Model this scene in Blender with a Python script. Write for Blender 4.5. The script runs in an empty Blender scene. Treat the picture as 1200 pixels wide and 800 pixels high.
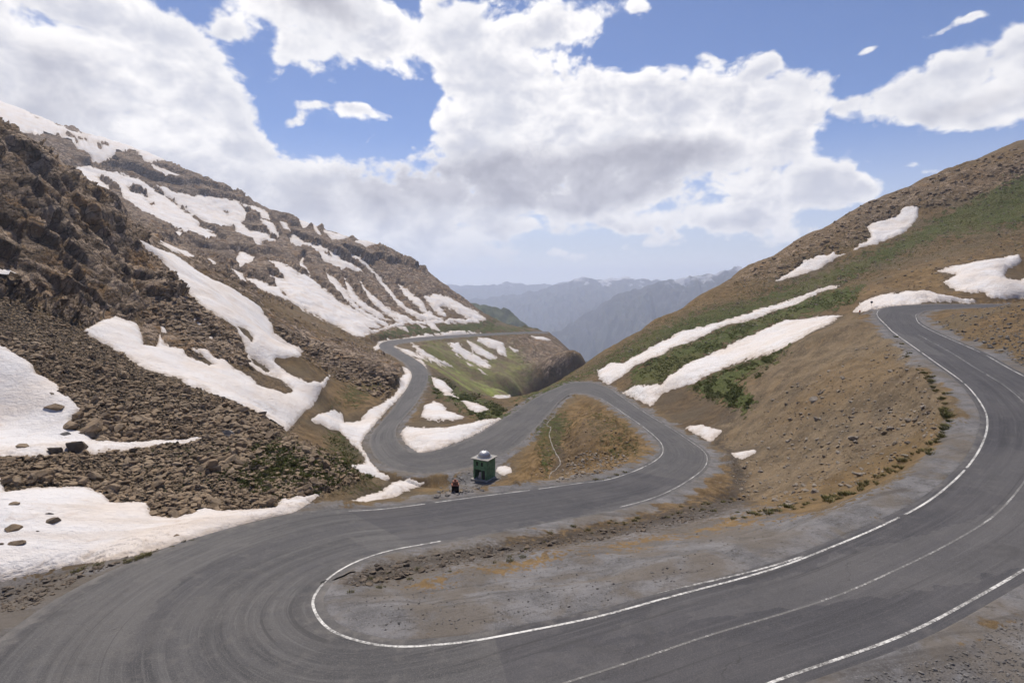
import bpy, bmesh, math, random
import numpy as np
from mathutils import Vector, Matrix

Q = 1.0                       # tessellation factor of the terrain sheet
rng = np.random.default_rng(7)
random.seed(7)

# ------------------------------------------------------------------ camera model
F, CX, CY, HOR = 666.0, 600.0, 400.0, 335.0      # in pixels of the 1200 x 800 photograph
PITCH = math.atan((CY - HOR) / F)
cp, sp = math.cos(PITCH), math.sin(PITCH)

def ray(px, py):
    px = np.asarray(px, float); py = np.asarray(py, float)
    a = px - CX; b = CY - py
    return np.stack([a, F * cp + b * sp, -F * sp + b * cp], -1)

def PY(px, py, Y):            # the point of that sight line at forward distance Y
    d = ray(px, py); return d * (Y / d[..., 1])[..., None] if d.ndim > 1 else d * (Y / d[1])

def PZ(px, py, z):            # the point of that sight line at height z
    d = ray(px, py); return d * (z / d[2])

def pix(P):                   # world point -> photograph pixel
    x, y, z = P[..., 0], P[..., 1], P[..., 2]
    w = y * cp - z * sp; v = y * sp + z * cp
    w = np.where(w > .1, w, .1)
    return CX + F * x / w, CY - F * v / w

# ------------------------------------------------------------------ noise (numpy)
def _h(ix, iy, iz, seed):
    h = (ix * 374761393 + iy * 668265263 + iz * 2147483647 % 4294967296 * 69069 + seed * 974711) & 0xFFFFFFFF
    h = ((h ^ (h >> 13)) * 1274126177) & 0xFFFFFFFF
    h = ((h ^ (h >> 16)) * 2246822519) & 0xFFFFFFFF
    return h ^ (h >> 15)

def noise2(x, y, seed=0):
    x0 = np.floor(x).astype(np.int64); y0 = np.floor(y).astype(np.int64)
    fx = x - x0; fy = y - y0
    u = fx * fx * fx * (fx * (fx * 6 - 15) + 10); v = fy * fy * fy * (fy * (fy * 6 - 15) + 10)
    def g(i, j):
        a = (_h(x0 + i, y0 + j, 0, seed) & 1023) * (2 * math.pi / 1024)
        return np.cos(a) * (fx - i) + np.sin(a) * (fy - j)
    a = g(0, 0); b = g(1, 0); c = g(0, 1); d = g(1, 1)
    return 1.5 * ((a + (b - a) * u) * (1 - v) + (c + (d - c) * u) * v)

_G3 = rng.normal(size=(256, 3)); _G3 /= np.linalg.norm(_G3, axis=1)[:, None]
def noise3(P, seed=0):
    x, y, z = P[:, 0], P[:, 1], P[:, 2]
    x0 = np.floor(x).astype(np.int64); y0 = np.floor(y).astype(np.int64); z0 = np.floor(z).astype(np.int64)
    fx = x - x0; fy = y - y0; fz = z - z0
    s = lambda t: t * t * t * (t * (t * 6 - 15) + 10)
    u, v, w = s(fx), s(fy), s(fz)
    r = 0
    for i in (0, 1):
        for j in (0, 1):
            for k in (0, 1):
                g = _G3[_h(x0 + i, y0 + j, z0 + k, seed) & 255]
                r = r + (u if i else 1 - u) * (v if j else 1 - v) * (w if k else 1 - w) * \
                    (g[:, 0] * (fx - i) + g[:, 1] * (fy - j) + g[:, 2] * (fz - k))
    return 1.6 * r

def fbm2(x, y, lam, octv=4, gain=.5, seed=0):
    r = 0; a = 1.0
    for o in range(octv):
        r = r + a * noise2(x / lam + 17.3 * o, y / lam - 9.1 * o, seed + o); lam /= 2.03; a *= gain
    return r

def sstep(x, a, b):
    t = np.clip((x - a) / (b - a), 0, 1); return t * t * (3 - 2 * t)

# ------------------------------------------------------------------ the road (cross-sections traced as edge lines)
# right line (px, py, z) and left line (px, py, z) or a width, in travel order from the top of the pass
W = 6.5
SEC = [
 ((1150,357,-4.56),(1150,361,-5.0)), ((1093,357,-4.36),(1093,363,-5.1)), ((1040,360,-4.8),(1075,368,-5.55)),
 ((1027,368,-5.75),(1074,373,-6.05)), ((1040,383,-7.06),(1080,381,-6.77)), ((1047,390,-7.5),(1106,394,-7.6)),
 ((1075,410,-8.67),6.9), ((1100,428,-9.2),W), ((1130,450,-9.85),W), ((1150,475,-10.4),W), ((1156,495,-10.9),W),
 ((1150,520,-11.4),W), ((1130,550,-11.85),(6.05,.35)), ((1090,585,-12.2),(6.05,.35)), ((1040,612,-12.5),(6.05,.35)), ((980,638,-12.8),(6.05,.35)),
 ((900,668,-13.0),(6.05,.35)), ((780,700,-13.2),(6.05,.35)), ((700,722,-13.4),(6.3,.35)), ((600,742,-13.6),(7.2,.35)), ((540,752,-13.7),(8.2,.3)),
 ((470,757,-13.8),(9.3,.25)), ((420,750,-13.9),10.8), ((385,735,-14.1),11.6), ((369,712,-14.4),12.1), ((372,695,-14.7),11.9),
 ((390,675,-15.1),11.3), ((420,658,-15.6),10.2), ((460,645,-16.1),9.2), ((515,635,-16.7),7.6), ((625,613,-18.2),7.4),
 ((700,600,-19.3),7.4), ((749,589,-20.1),7.4), ((780,578,-20.8),(711,562,-20.4)), ((806,564,-21.5),(740,553,-21.2)),
 ((826,548,-22.3),(762,543,-22.0)), ((829,535,-23.0),(775,533,-22.6)), ((821,525,-23.6),(776,523,-23.3)),
 ((808,516,-24.1),(769,513,-23.9)), ((784,500,-24.9),(748,496,-24.8)), ((760,486,-25.6),(733,486,-25.4)),
 ((736,470,-26.3),(716,474,-26.2)), ((715,456,-26.8),(700,465,-26.8)), ((692,448,-27.3),(684,461,-27.4)),
 ((668,449,-27.7),(668,462,-28.0)), ((650,456,-28.0),(656,469,-28.4)), ((629,466,-28.3),(646,480,-28.7)),
 ((608,480,-28.7),(628,500,-29.0)), ((580,497,-29.1),(606,521,-29.3)), ((555,513,-29.4),(580,536,-29.6)),
 ((525,525,-29.7),(548,547,-29.8)), ((500,531,-29.9),(510,553,-30.0)), ((484,531,-30.1),(485,553,-30.2)),
 ((470,524,-30.3),(458,547,-30.4)), ((463,513,-30.5),(442,535,-30.6)), ((463,503,-30.8),(435,520,-30.9)),
 ((469,493,-31.2),(439,506,-31.2)), ((481,479,-31.7),(453,489,-31.7)), ((492,463,-32.3),(469,469,-32.3)),
 ((499,448,-33.0),(482,449,-33.0)), ((500,437,-33.8),(484,438,-33.8)), ((494,427,-34.6),(479,428,-34.6)),
 ((478,417,-35.6),(466,419,-35.6)), ((465,410,-36.5),(451,411,-36.5)), ((460,405.5,-37.3),(445,405,-37.3)),
 ((468,402.5,-38.0),(452,400,-38.0)), ((488,400,-39.0),(471,397.4,-39.0)), ((512,397.3,-40.5),(500,394.8,-40.0)),
 ((560,393.5,-43.5),(555,391.5,-43.0)), ((611,391,-46.5),(610,389,-46.0)), ((640,390.5,-49.0),(641,388.5,-48.5)),
]
def catmull(pts, per=8):
    pts = np.asarray(pts, float); out = []
    n = len(pts)
    for i in range(n - 1):
        p0, p1, p2, p3 = pts[max(i-1, 0)], pts[i], pts[i+1], pts[min(i+2, n-1)]
        for k in range(per):
            t = k / per
            out.append(.5 * (2*p1 + (p2-p0)*t + (2*p0-5*p1+4*p2-p3)*t*t + (3*p1-p0-3*p2+p3)*t**3))
    out.append(pts[-1]); return np.array(out)

Rw = np.array([PZ(*s[0]) for s in SEC])
Lw = np.zeros_like(Rw)
for i, s in enumerate(SEC):
    if isinstance(s[1], tuple) and len(s[1]) == 3:
        Lw[i] = PZ(*s[1])
    else:
        t = Rw[min(i+1, len(SEC)-1)] - Rw[i-1]; t[2] = 0; t /= np.linalg.norm(t)
        w_, up_ = s[1] if isinstance(s[1], tuple) else (s[1], 0)
        Lw[i] = Rw[i] + np.array([-t[1], t[0], 0]) * w_ + np.array([0, 0, up_])
# the road behind the mound goes on to the right
ext = np.array([[60, 14, .6], [25, 4, .2]])
Rw = np.vstack([Rw[0] + ext, Rw]); Lw = np.vstack([Lw[0] + ext, Lw])
RR, LL = catmull(Rw, 10), catmull(Lw, 10)
for _ in range(6):            # even out the tracing
    for A in (RR, LL):
        A[1:-1] = .5 * A[1:-1] + .25 * (A[:-2] + A[2:])
CC = .5 * (RR + LL)
HW = .5 * np.linalg.norm((RR - LL)[:, :2], axis=1)
RV = np.concatenate([[0], np.cumsum(np.linalg.norm(np.diff(CC, axis=0), axis=1))])

# ------------------------------------------------------------------ terrain anchors: (px, py, forward distance)
A_ = """
0 720 27;100 690 29;200 655 32;300 630 36;380 608 41;0 670 30;0 580 38;100 600 38;200 620 37;60 570 43;250 610 40;350 585 46
120 580 43;200 610 39;310 590 45;0 545 46;50 540 49;80 520 55;140 525 55;200 530 56;300 510 62;340 515 62;380 540 58;400 565 54
60 522 60;150 518 66;210 517 68;115 500 66;200 505 68;300 500 74;0 420 72;60 470 68;0 500 64;20 410 75;100 440 76;200 460 78
250 480 78;0 345 90;60 380 92;100 400 92;170 430 90;240 455 88;300 480 86;330 500 84
130 375 112;190 400 110;240 430 107;300 465 103;335 500 99;220 400 122;270 410 125;300 440 118;340 470 112;380 448 135;360 470 122
165 287 175;200 305 170;250 345 162;290 380 155;320 410 148;345 412 150;310 440 135;350 450 130
0 145 145;30 165 148;60 187 150;100 215 152;150 262 160;190 310 160;240 355 150;270 395 140;0 250 125;0 330 108;50 300 125
50 360 110;100 300 135;100 370 118;150 330 142;180 385 125;210 350 142
230 310 200;300 350 200;350 390 195;400 410 190;440 425 185;462 432 182;350 420 175;400 440 165;440 470 145;420 480 138
390 480 136;390 455 148;395 495 128;420 525 107;400 560 88;430 560 91;415 585 76;440 585 78;460 575 86;490 570 88;520 565 88
540 570 84;530 580 80;390 520 100;370 510 98;400 540 92;410 555 84;380 590 46.5;402 594 48;440 588 55;480 575 75
430 392 360;400 385 370;350 345 400;400 370 400;440 388 390;330 310 470;380 330 480;430 350 490;480 370 490;520 375 520
100 200 620;150 250 500;200 270 520;250 300 460;200 230 640;250 250 640;300 290 560;300 330 400;350 300 590;400 310 600
450 335 590;500 345 580;540 363 570;665 412 548;670 425 510;650 432 471;600 410 487;620 430 452;580 430 423;540 420 410
510 410 375;520 430 365;560 445 380;600 450 396;600 468 364;640 445 433;580 460 367;540 440 368;505 420 335;630 415 500;560 425 425
640 458 178;700 440 172;740 440 150;720 430 180;760 420 160;760 450 135;800 440 135;850 400 165;850 430 135;900 400 150
900 360 200;950 370 165;985 372 150;970 340 195;1000 350 160;940 320 225;1000 290 235;1040 260 255;1050 310 200;1100 260 240
1100 330 165;1150 320 165;1200 300 175;1200 250 220;1200 330 150;1050 345 150;1140 352 142;1200 352 140
1100 375 100;1130 370 95;1200 355 88;1200 400 72;1150 400 78;1180 425 66
1000 375 106;985 380 100;950 410 100;900 440 98;860 470 97;830 500 92;800 480 112;850 530 80;880 560 66;870 590 56
950 480 75;1000 440 78;1050 430 76;1050 480 62;1000 520 58;950 550 55;1090 500 52;1060 545 44;1000 580 42;940 590 43
900 640 30.5;800 640 31.8;850 620 36;820 600 45;700 650 30.5;640 645 32;560 665 28.8;480 700 26;430 690 27.2;420 720 24.6
700 690 25.7;600 700 25;860 590 50;640 635 38.5;560 650 34
690 480 128;650 490 122;640 520 102;620 540 93;600 560 84;640 575 72;680 555 78;720 540 78;740 530 82;740 500 98;700 510 98
568 570 83;590 560 86;550 575 80;530 580 78
500 515 108;540 500 118;570 495 122;480 505 116;520 500 122;500 490 132;520 480 140;560 490 132;590 485 135;560 475 150
600 478 150;520 460 165;510 440 200;540 465 175;580 473 170;620 462 185;520 445 205
1150 790 17.5;1050 800 18
"""
CREST = """
0 122 760;60 145 760;150 172 750;200 190 740;250 215 730;290 232 720;305 245 715;350 258 720;400 275 710;460 292 690;470 305 680
500 315 660;520 335 650;540 350 630;570 372 600;600 383 590;618 387 585
620 465 190;650 448 200;700 415 210;760 380 225;820 345 245;870 318 262;930 285 275;1000 245 285;1050 225 290;1100 205 295
1150 185 300;1200 165 300
"""
def parse(s): return np.array([[float(v) for v in t.split()] for t in s.replace('\n', ';').split(';') if t.strip()])
anch = [PY(a[:, 0], a[:, 1], a[:, 2]) for a in (parse(A_), parse(CREST))]
cr = anch[1]
far = cr[:, 1] > 400
b1 = cr * np.where(far, 1.22, 1.18)[:, None]; b1[:, 2] = cr[:, 2] - np.where(far, 55, 26)
b2 = cr * np.where(far, 1.9, 2.0)[:, None]; b2[:, 2] = cr[:, 2] - np.where(far, 330, 190)
anch += [b1, b2]
anch.append(np.array([[0, 6, -13.0], [15, 8, -11.5], [-15, 12, -14.6], [25, 12, -9.5], [-26, 16, -15.2], [45, 24, -9], [70, 40, -6],
                      [90, 60, -2], [-50, 25, -15], [-90, 50, -10], [0, -12, -10], [-20, -6, -12], [25, -6, -8], [120, 60, 4],
                      [200, 100, 26], [-160, 80, 20], [-240, 150, 80], [330, 220, 70], [200, 1300, -420], [60, 1400, -420],
                      [-200, 1500, -300], [-1200, 500, 300], [500, 1300, -400], [700, 500, 60], [60, 780, -150], [95, 600, -105],
                      [10, 380, -74], [22, 395, -75.5], [38, 430, -75.5], [20, 350, -78], [40, 380, -79], [60, 430, -80], [6, 322, -75], [14, 280, -67], [34, 300, -71]], float))
n = RR.shape[0]
sel = np.r_[0:n:5]
tl = (LL - RR) / (2 * HW)[:, None]
anch += [(RR - tl * .8)[sel], (LL + tl * .8)[sel], CC[sel]]
AN = np.vstack(anch)
ar = np.hypot(AN[:, 0], AN[:, 1]); at_ = np.arctan2(AN[:, 0], AN[:, 1]); aq = np.log(ar)
ae = AN[:, 2] / ar
C0 = .022
def design(t, q, t2, q2):
    return np.sqrt((t[:, None] - t2)**2 + (q[:, None] - q2)**2 + C0**2)
nA = len(AN)
K = np.zeros((nA + 3, nA + 3)); K[:nA, :nA] = design(at_, aq, at_, aq) - np.eye(nA) * .004
Pm = np.stack([np.ones(nA), at_, aq], 1); K[:nA, nA:] = Pm; K[nA:, :nA] = Pm.T
coef = np.linalg.solve(K, np.r_[ae, 0, 0, 0])
def base_e(t, q):
    out = np.empty(t.size)
    for i in range(0, t.size, 60000):
        a, b = t[i:i+60000], q[i:i+60000]
        out[i:i+60000] = design(a.astype(np.float32), b.astype(np.float32), at_.astype(np.float32), aq.astype(np.float32)) @ coef[:nA].astype(np.float32) + coef[nA] + coef[nA+1]*a + coef[nA+2]*b
    return out

# ------------------------------------------------------------------ the sheet: fine where the picture looks, coarse round about
dth = math.radians(.082) / Q
th = np.concatenate([np.radians(np.arange(-150, -53, 1.2)), np.arange(math.radians(-53), math.radians(-43), dth * 2), np.arange(math.radians(-43), math.radians(43), dth), np.arange(math.radians(43) + dth, math.radians(52), dth * 2), np.radians(np.arange(52.6, 150, 1.2))])
qs = np.concatenate([np.arange(math.log(4), math.log(15), .012 / Q), np.arange(math.log(15), math.log(260), .0042 / Q),
                     np.arange(math.log(260), math.log(820), .0036 / Q), np.arange(math.log(820), math.log(1500), .02)])
NT, NQ = len(th), len(qs)
# the smooth field is evaluated on a coarser lattice and interpolated
ct = np.linspace(th[0], th[-1], 900); cq = np.linspace(qs[0], qs[-1], 620)
ct = np.unique(np.concatenate([np.linspace(th[0], math.radians(-47), 60), np.linspace(math.radians(-47), math.radians(47), 560), np.linspace(math.radians(47), th[-1], 60)]))
TT, QQ = np.meshgrid(ct, cq, indexing='ij')
E = base_e(TT.ravel(), QQ.ravel()).reshape(TT.shape)
def lerp_grid(t, q):
    i = np.clip(np.searchsorted(ct, t) - 1, 0, len(ct) - 2); u = (t - ct[i]) / (ct[i+1] - ct[i])
    g = (q - cq[0]) / (cq[1] - cq[0]); j = np.clip(g.astype(int), 0, len(cq) - 2); v = g - j
    return (E[i, j]*(1-u)*(1-v) + E[i+1, j]*u*(1-v) + E[i, j+1]*(1-u)*v + E[i+1, j+1]*u*v)
T2, Q2 = np.meshgrid(th, qs, indexing='ij')
T2 = T2.ravel(); Q2 = Q2.ravel(); R2 = np.exp(Q2)
X = R2 * np.sin(T2); Yw = R2 * np.cos(T2)
Z = lerp_grid(T2, Q2) * R2

# flatten to the road
def road_dist(x, y, lim=9.0):
    d = np.full(x.size, 1e3); k = np.zeros(x.size, int); s = np.zeros(x.size); z = np.zeros(x.size)
    cell = 4.0
    occ = {}
    ids = np.arange(0, n)
    gx = np.floor(x / cell).astype(int); gy = np.floor(y / cell).astype(int)
    key = gx * 100003 + gy
    hot = set()
    for c, h in zip(CC, HW):
        m = int((h + lim) / cell) + 1
        a, b = int(math.floor(c[0] / cell)), int(math.floor(c[1] / cell))
        for i in range(-m, m + 1):
            for j in range(-m, m + 1): hot.add((a + i) * 100003 + b + j)
    w = np.nonzero(np.isin(key, np.fromiter(hot, np.int64)))[0]
    SD = LL - RR; SL = np.linalg.norm(SD[:, :2], axis=1); SU = SD[:, :2] / SL[:, None]
    for i in range(0, len(w), 20000):
        ww = w[i:i+20000]
        dx = x[ww][:, None] - RR[:, 0]; dy = y[ww][:, None] - RR[:, 1]
        t_ = dx * SU[:, 0] + dy * SU[:, 1]; p_ = dx * SU[:, 1] - dy * SU[:, 0]
        o_ = np.maximum(0, np.maximum(-t_, t_ - SL))
        kk = np.argmin(p_ * p_ + o_ * o_, 1)
        a_ = np.arange(len(ww)); tt_ = t_[a_, kk]; pp = p_[a_, kk]
        # between two sections: the fraction, so that nothing steps along the road
        kn = np.clip(kk + 1, 0, n - 1); kp_ = np.clip(kk - 1, 0, n - 1)
        pn = p_[a_, kn]; pq = p_[a_, kp_]
        fwd = (pp * pn <= 0) & (kn != kk); bwd = ~fwd & (pp * pq <= 0) & (kp_ != kk)
        ot = np.where(fwd, kn, np.where(bwd, kp_, kk)); po = p_[a_, ot]
        u_ = np.where(fwd | bwd, np.abs(pp) / (np.abs(pp) + np.abs(po) + 1e-9), 0)
        t2 = tt_ * (1 - u_) + t_[a_, ot] * u_; S2 = SL[kk] * (1 - u_) + SL[ot] * u_
        k[ww] = kk; s[ww] = t2 / S2; z[ww] = 0
        zr = RR[kk, 2] * (1 - u_) + RR[ot, 2] * u_; zl = LL[kk, 2] * (1 - u_) + LL[ot, 2] * u_
        z[ww] = zr + (zl - zr) * np.clip(t2 / S2, -.2, 1.2)
        d[ww] = np.maximum(-t2, t2 - S2)
        d[ww] = np.where((u_ == 0) & (np.abs(pp) > 1.5), np.hypot(pp, np.maximum(0, d[ww])), d[ww])
    return d, k, s, z
RD, RK, RS, zroad = road_dist(X, Yw)
wr = 1 - sstep(RD, 1.3, 5.0)
Z0 = Z.copy()
Z = Z + (zroad + .05 - (.14 + .0014 * R2) * (1 - sstep(RD, .1 - .002 * R2, .5)) - Z) * wr
# ------------------------------------------------------------------ outlines of ground cover and snow (photo pixels + distance range)
P3 = np.stack([X, Yw, Z], 1)
U, V = pix(P3)
FRONT = (Yw > 3)
NZ1 = fbm2(T2 * 90, Q2 * 90, 1.0, 3, .6, 3)       # ragged edges, about 12 pixels across and finer
NZ2 = fbm2(T2 * 260, Q2 * 260, 1.0, 3, .6, 9)
def pts(s): return np.array([[float(v) for v in t.split(',')] for t in s.split()])
def sdist(poly, u, v):        # signed distance in pixels, + inside
    d2 = np.full(u.size, 1e9); ins = np.zeros(u.size, bool)
    for a, b in zip(poly, np.roll(poly, -1, 0)):
        e = b - a; L2 = (e * e).sum() + 1e-9
        t = np.clip(((u - a[0]) * e[0] + (v - a[1]) * e[1]) / L2, 0, 1)
        d2 = np.minimum(d2, (u - a[0] - t * e[0])**2 + (v - a[1] - t * e[1])**2)
        c = (a[1] > v) != (b[1] > v)
        ins ^= c & (u < (b[0] - a[0]) * (v - a[1]) / (b[1] - a[1] + 1e-12) + a[0])
    d = np.sqrt(d2); return np.where(ins, d, -d)
def field(poly, y0, y1, pad=14):
    lo, hi = poly.min(0) - pad, poly.max(0) + pad
    w = np.nonzero(FRONT & (U > lo[0]) & (U < hi[0]) & (V > lo[1]) & (V < hi[1]) & (Yw > y0) & (Yw < y1))[0]
    return w, sdist(poly, U[w], V[w])

NV = X.size
mk = {k: np.zeros(NV, np.float32) for k in ('grass', 'rock', 'gravel', 'scree', 'ochre', 'dark', 'bright', 'dry')}
CLS = [
 ('rock', 1, 90, 185, '-330,110 0,143 60,183 100,213 150,260 195,312 215,350 190,370 150,375 130,372 100,385 60,365 0,345 -330,320'),
 ('rock', .75, 100, 190, '185,300 215,340 280,390 292,430 220,415 190,405 165,395 165,370'),
 ('rock', .8, 125, 260, '170,283 230,305 330,375 470,430 462,450 400,440 355,412 320,380 300,345 250,325'),
 ('rock', .95, 230, 1500, '-330,90 0,118 150,168 300,238 470,300 530,340 560,365 520,365 440,372 330,350 250,310 160,270 -330,160'),
 ('rock', .5, 230, 900, '330,340 440,372 560,365 575,378 500,400 420,400'),
 ('scree', 1, 50, 112, '-330,320 0,343 100,387 200,445 300,478 348,500 300,518 115,522 70,497 96,481 60,445 20,415 0,404 -330,390'),
 ('scree', 1, 40, 76, '-330,528 0,533 60,528 160,523 340,503 395,528 425,565 372,582 330,590 205,637 170,602 120,580 -330,566'),
 ('dark', .6, 40, 76, '-330,535 0,540 60,535 60,560 40,570 -330,570'),
 ('ochre', .5, 40, 76, '60,545 200,530 330,525 300,560 200,580 120,575'),
 ('grass', .62, 40, 76, '270,520 345,512 405,540 395,570 330,585 280,570 250,545'),
 ('grass', .35, 40, 76, '150,528 270,520 280,580 210,590 160,560'),
 ('scree', .5, 85, 130, '165,395 240,425 330,440 345,460 300,455 216,415'),
 ('gravel', .9, 15, 60, '385,740 375,700 405,668 520,640 640,640 860,585 960,600 1060,560 1110,490 1130,500 1110,560 1000,625 860,675 600,735 470,752'),
 ('ochre', .75, 24, 48, '470,690 520,672 600,656 700,640 800,622 880,600 960,590 930,606 850,622 760,640 660,655 560,676 500,694'),
 ('dark', 1, 27, 58, '388,700 400,678 440,660 520,645 640,626 760,604 850,578 885,590 840,606 720,630 600,650 500,668 420,690'),
 ('grass', .66, 120, 330, '600,470 700,425 760,388 800,370 900,343 1000,306 1060,275 1200,200 1440,190 1440,228 1100,280 1000,325 940,350 860,378 780,402 740,422 700,437 640,462'),
 ('grass', .95, 110, 260, '742,432 850,384 960,346 1012,334 1000,352 920,376 850,405 790,436 772,454 738,452'),
 ('grass', .95, 75, 180, '806,452 860,430 925,405 905,426 862,447 885,472 872,482 838,466'),
 ('grass', .3, 100, 330, '600,470 760,375 860,330 1000,270 1100,250 1440,240 1440,290 1100,300 1000,340 900,380 700,440'),
 ('ochre', .85, 110, 300, '1008,338 1100,306 1440,262 1440,300 1200,298 1100,316 1110,335 1140,346 1050,342 1000,362'),
 ('rock', .38, 150, 400, '850,330 930,278 1000,240 1100,200 1440,145 1440,200 1140,228 1080,245 1000,290 960,310 900,332'),
 ('ochre', .6, 150, 400, '600,465 700,412 870,315 1000,240 1000,290 900,335 760,385 640,455'),
 ('dry', .8, 50, 130, '1000,370 1050,390 1115,470 1105,520 1000,578 900,605 868,592 850,540 828,505 860,470 920,408'),
 ('ochre', .6, 38, 90, '868,592 930,578 1020,545 1095,495 1108,520 1000,592 900,612'),
 ('ochre', .4, 50, 110, '980,430 1040,410 1060,440 960,490 900,500'),
 ('dark', .5, 90, 140, '760,470 790,452 830,460 875,480 850,500 800,498'),
 ('grass', .5, 68, 145, '625,500 640,485 660,478 672,500 650,540 640,560 630,540'),
 ('grass', .35, 68, 145, '690,475 735,490 760,530 720,545 690,520'),
 ('ochre', .9, 68, 145, '585,585 612,535 645,490 680,468 730,488 765,532 742,545 680,562 620,576'),
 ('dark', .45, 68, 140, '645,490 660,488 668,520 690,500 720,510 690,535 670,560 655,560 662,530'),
 ('gravel', .9, 70, 110, '515,590 528,560 556,540 590,540 600,552 585,562 565,575 540,582'),
 ('gravel', .85, 20, 56, '-330,690 0,680 90,668 240,640 330,605 380,588 402,600 300,645 200,670 100,705 0,745'),
 ('dark', .35, 20, 56, '-330,690 0,680 90,668 240,640 330,605 370,590 300,630 200,655 100,685 0,715'),
 ('gravel', 1, 8, 42, '940,860 1000,800 1025,798 1115,764 1200,718 1300,690 1300,900'),
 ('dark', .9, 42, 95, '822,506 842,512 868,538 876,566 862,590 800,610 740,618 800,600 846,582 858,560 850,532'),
 ('ochre', .7, 60, 110, '462,600 480,575 515,566 525,580 510,590'),
 ('grass', .25, 250, 620, '440,402 560,393 640,400 640,430 600,470 560,468 500,440 455,415'),
 ('dry', .85, 240, 620, '440,402 560,394 600,398 640,432 605,470 560,465 500,432 455,415'),
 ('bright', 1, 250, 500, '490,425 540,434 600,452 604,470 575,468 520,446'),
 ('bright', .6, 250, 560, '500,402 560,400 600,408 628,440 604,470 540,450 490,425'),  # sunlight through a cloud gap, painted into the spur's ground colour
 ('rock', .5, 300, 800, '590,396 645,392 668,410 675,432 640,440 612,425'),
 ('dark', .2, 300, 800, '590,394 645,390 672,410 675,432 640,440 600,410'),
 ('grass', .8, 300, 800, '425,394 490,381 570,376 622,388 560,391 480,396'),
 ('dark', .4, 300, 800, '530,378 570,374 622,388 570,391'),
 ('ochre', .5, 100, 240, '380,485 400,445 455,430 475,450 440,480 405,492'),
 ('grass', .45, 100, 240, '385,480 405,450 440,445 455,455 420,475'),
 ('grass', .45, 70, 120, '380,500 400,505 425,530 440,565 400,562 380,545'),
 ('dark', .5, 70, 240, '400,490 440,478 470,462 470,475 430,500 432,545 400,520'),
 ('grass', .75, 120, 300, '500,440 530,450 600,486 620,470 590,494 560,492 535,475 512,462'),
 ('dark', .5, 120, 300, '490,430 520,440 600,480 570,490 520,470 500,480'),
 ('grass', .35, 50, 120, '380,575 430,555 470,575 430,595'),
]
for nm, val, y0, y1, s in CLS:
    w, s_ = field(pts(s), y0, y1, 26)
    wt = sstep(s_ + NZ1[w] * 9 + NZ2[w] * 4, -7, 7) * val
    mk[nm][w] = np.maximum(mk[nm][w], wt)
gv = 1 - sstep(RD + fbm2(X, Yw, 2.6, 4, .6, 31) * 1.4, .8, 3.2)
mk['gravel'] = np.maximum(mk['gravel'], gv.astype(np.float32) * np.where(Yw > 120, .75, 1))
mk['rock'] *= (1 - sstep(-RD, -6, -2)); mk['scree'] *= (1 - sstep(-RD, -4, -1))
left_far = (T2 < -.55) & (R2 > 190)
mk['rock'] = np.where(left_far, np.maximum(mk['rock'], .8), mk['rock'])

# the knoll inside the middle bend: two humps with a little gully between them
for s__, h__ in (('662,500 680,478 726,492 754,524 735,535 680,552 662,545', 1.7), ('598,572 616,537 640,503 645,515 642,530 648,545 636,560', 1.1), ('990,410 1040,420 1080,470 1060,500 1000,540 930,540 930,470', .7)):
    w, s_ = field(pts(s__), 30, 145); Z[w] += h__ * sstep(s_ + NZ1[w] * 4, -4, 22)
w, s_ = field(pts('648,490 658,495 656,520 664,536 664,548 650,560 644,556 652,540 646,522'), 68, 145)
mk['dark'][w] = np.maximum(mk['dark'][w], .75 * sstep(s_ + NZ2[w] * 3, -3, 3))  # shade of the gully, painted into the ground colour
# snow: (label, y0, y1, thickness m, outline, holes, group)
SN = []
def snow(label, y0, y1, th, outline, holes=(), group=None): SN.append((label, y0, y1, th, pts(outline), [pts(h) for h in holes], group))
snow('wide foreground snowfield along the left road verge with dark boulders lying on it', 25, 62, .45, '-330,560 0,556 6,575 37,569 101,569 124,579 129,588 174,588 178,606 206,609 225,600 240,595 259,598 322,594 330,584 376,579 350,597 330,605 285,620 206,639 150,652 75,667 0,682 -330,700')
snow('smooth snow slope at the left edge with a thin tail below the scree fan', 40, 86, .5, '-330,385 0,404 22,416 37,425 41,436 56,442 69,449 71,461 88,470 96,481 84,492 86,504 110,508 108,516 150,517 230,511 244,513 221,521 169,526 112,531 83,526 58,530 55,535 10,533 -330,535')
snow('tiny snow scrap on the foot of the near rock cliff at the picture edge', 90, 125, .3, '-330,312 8,316 24,325 8,331 -330,334')
snow('long forked snowfield filling the two gullies between the near cliff and the road', 84, 192, .8, '97,390 135,370 147,374 160,377 167,395 168,405 183,405 187,390 192,401 200,405 216,410 219,417 245,428 251,427 235,416 224,410 243,411 251,421 264,422 275,433 293,442 307,453 333,461 344,457 328,442 309,437 293,427 289,414 285,401 277,385 256,373 240,361 229,350 223,343 210,330 199,318 190,305 171,295 154,281 171,286 210,299 233,316 254,328 275,337 296,346 309,355 309,368 319,382 321,392 337,403 350,408 356,414 348,418 336,417 323,418 321,422 336,438 363,450 373,449 387,439 373,467 347,494 336,505 320,497 301,483 272,475 251,465 240,458 219,454 213,446 195,441 173,433 141,414 120,401',
     ['277,384 287,386 298,395 295,402 281,388', '293,417 299,420 318,434 314,436 300,427'])
for s in ('188,381 193,384 196,391 189,388', '225,372 233,377 241,385 232,381', '245,395 250,396 249,400 245,399'):
    snow('small snow scrap on the brown rock slope between the two gullies', 105, 170, .3, s, group='snow scraps between the gullies')
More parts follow.
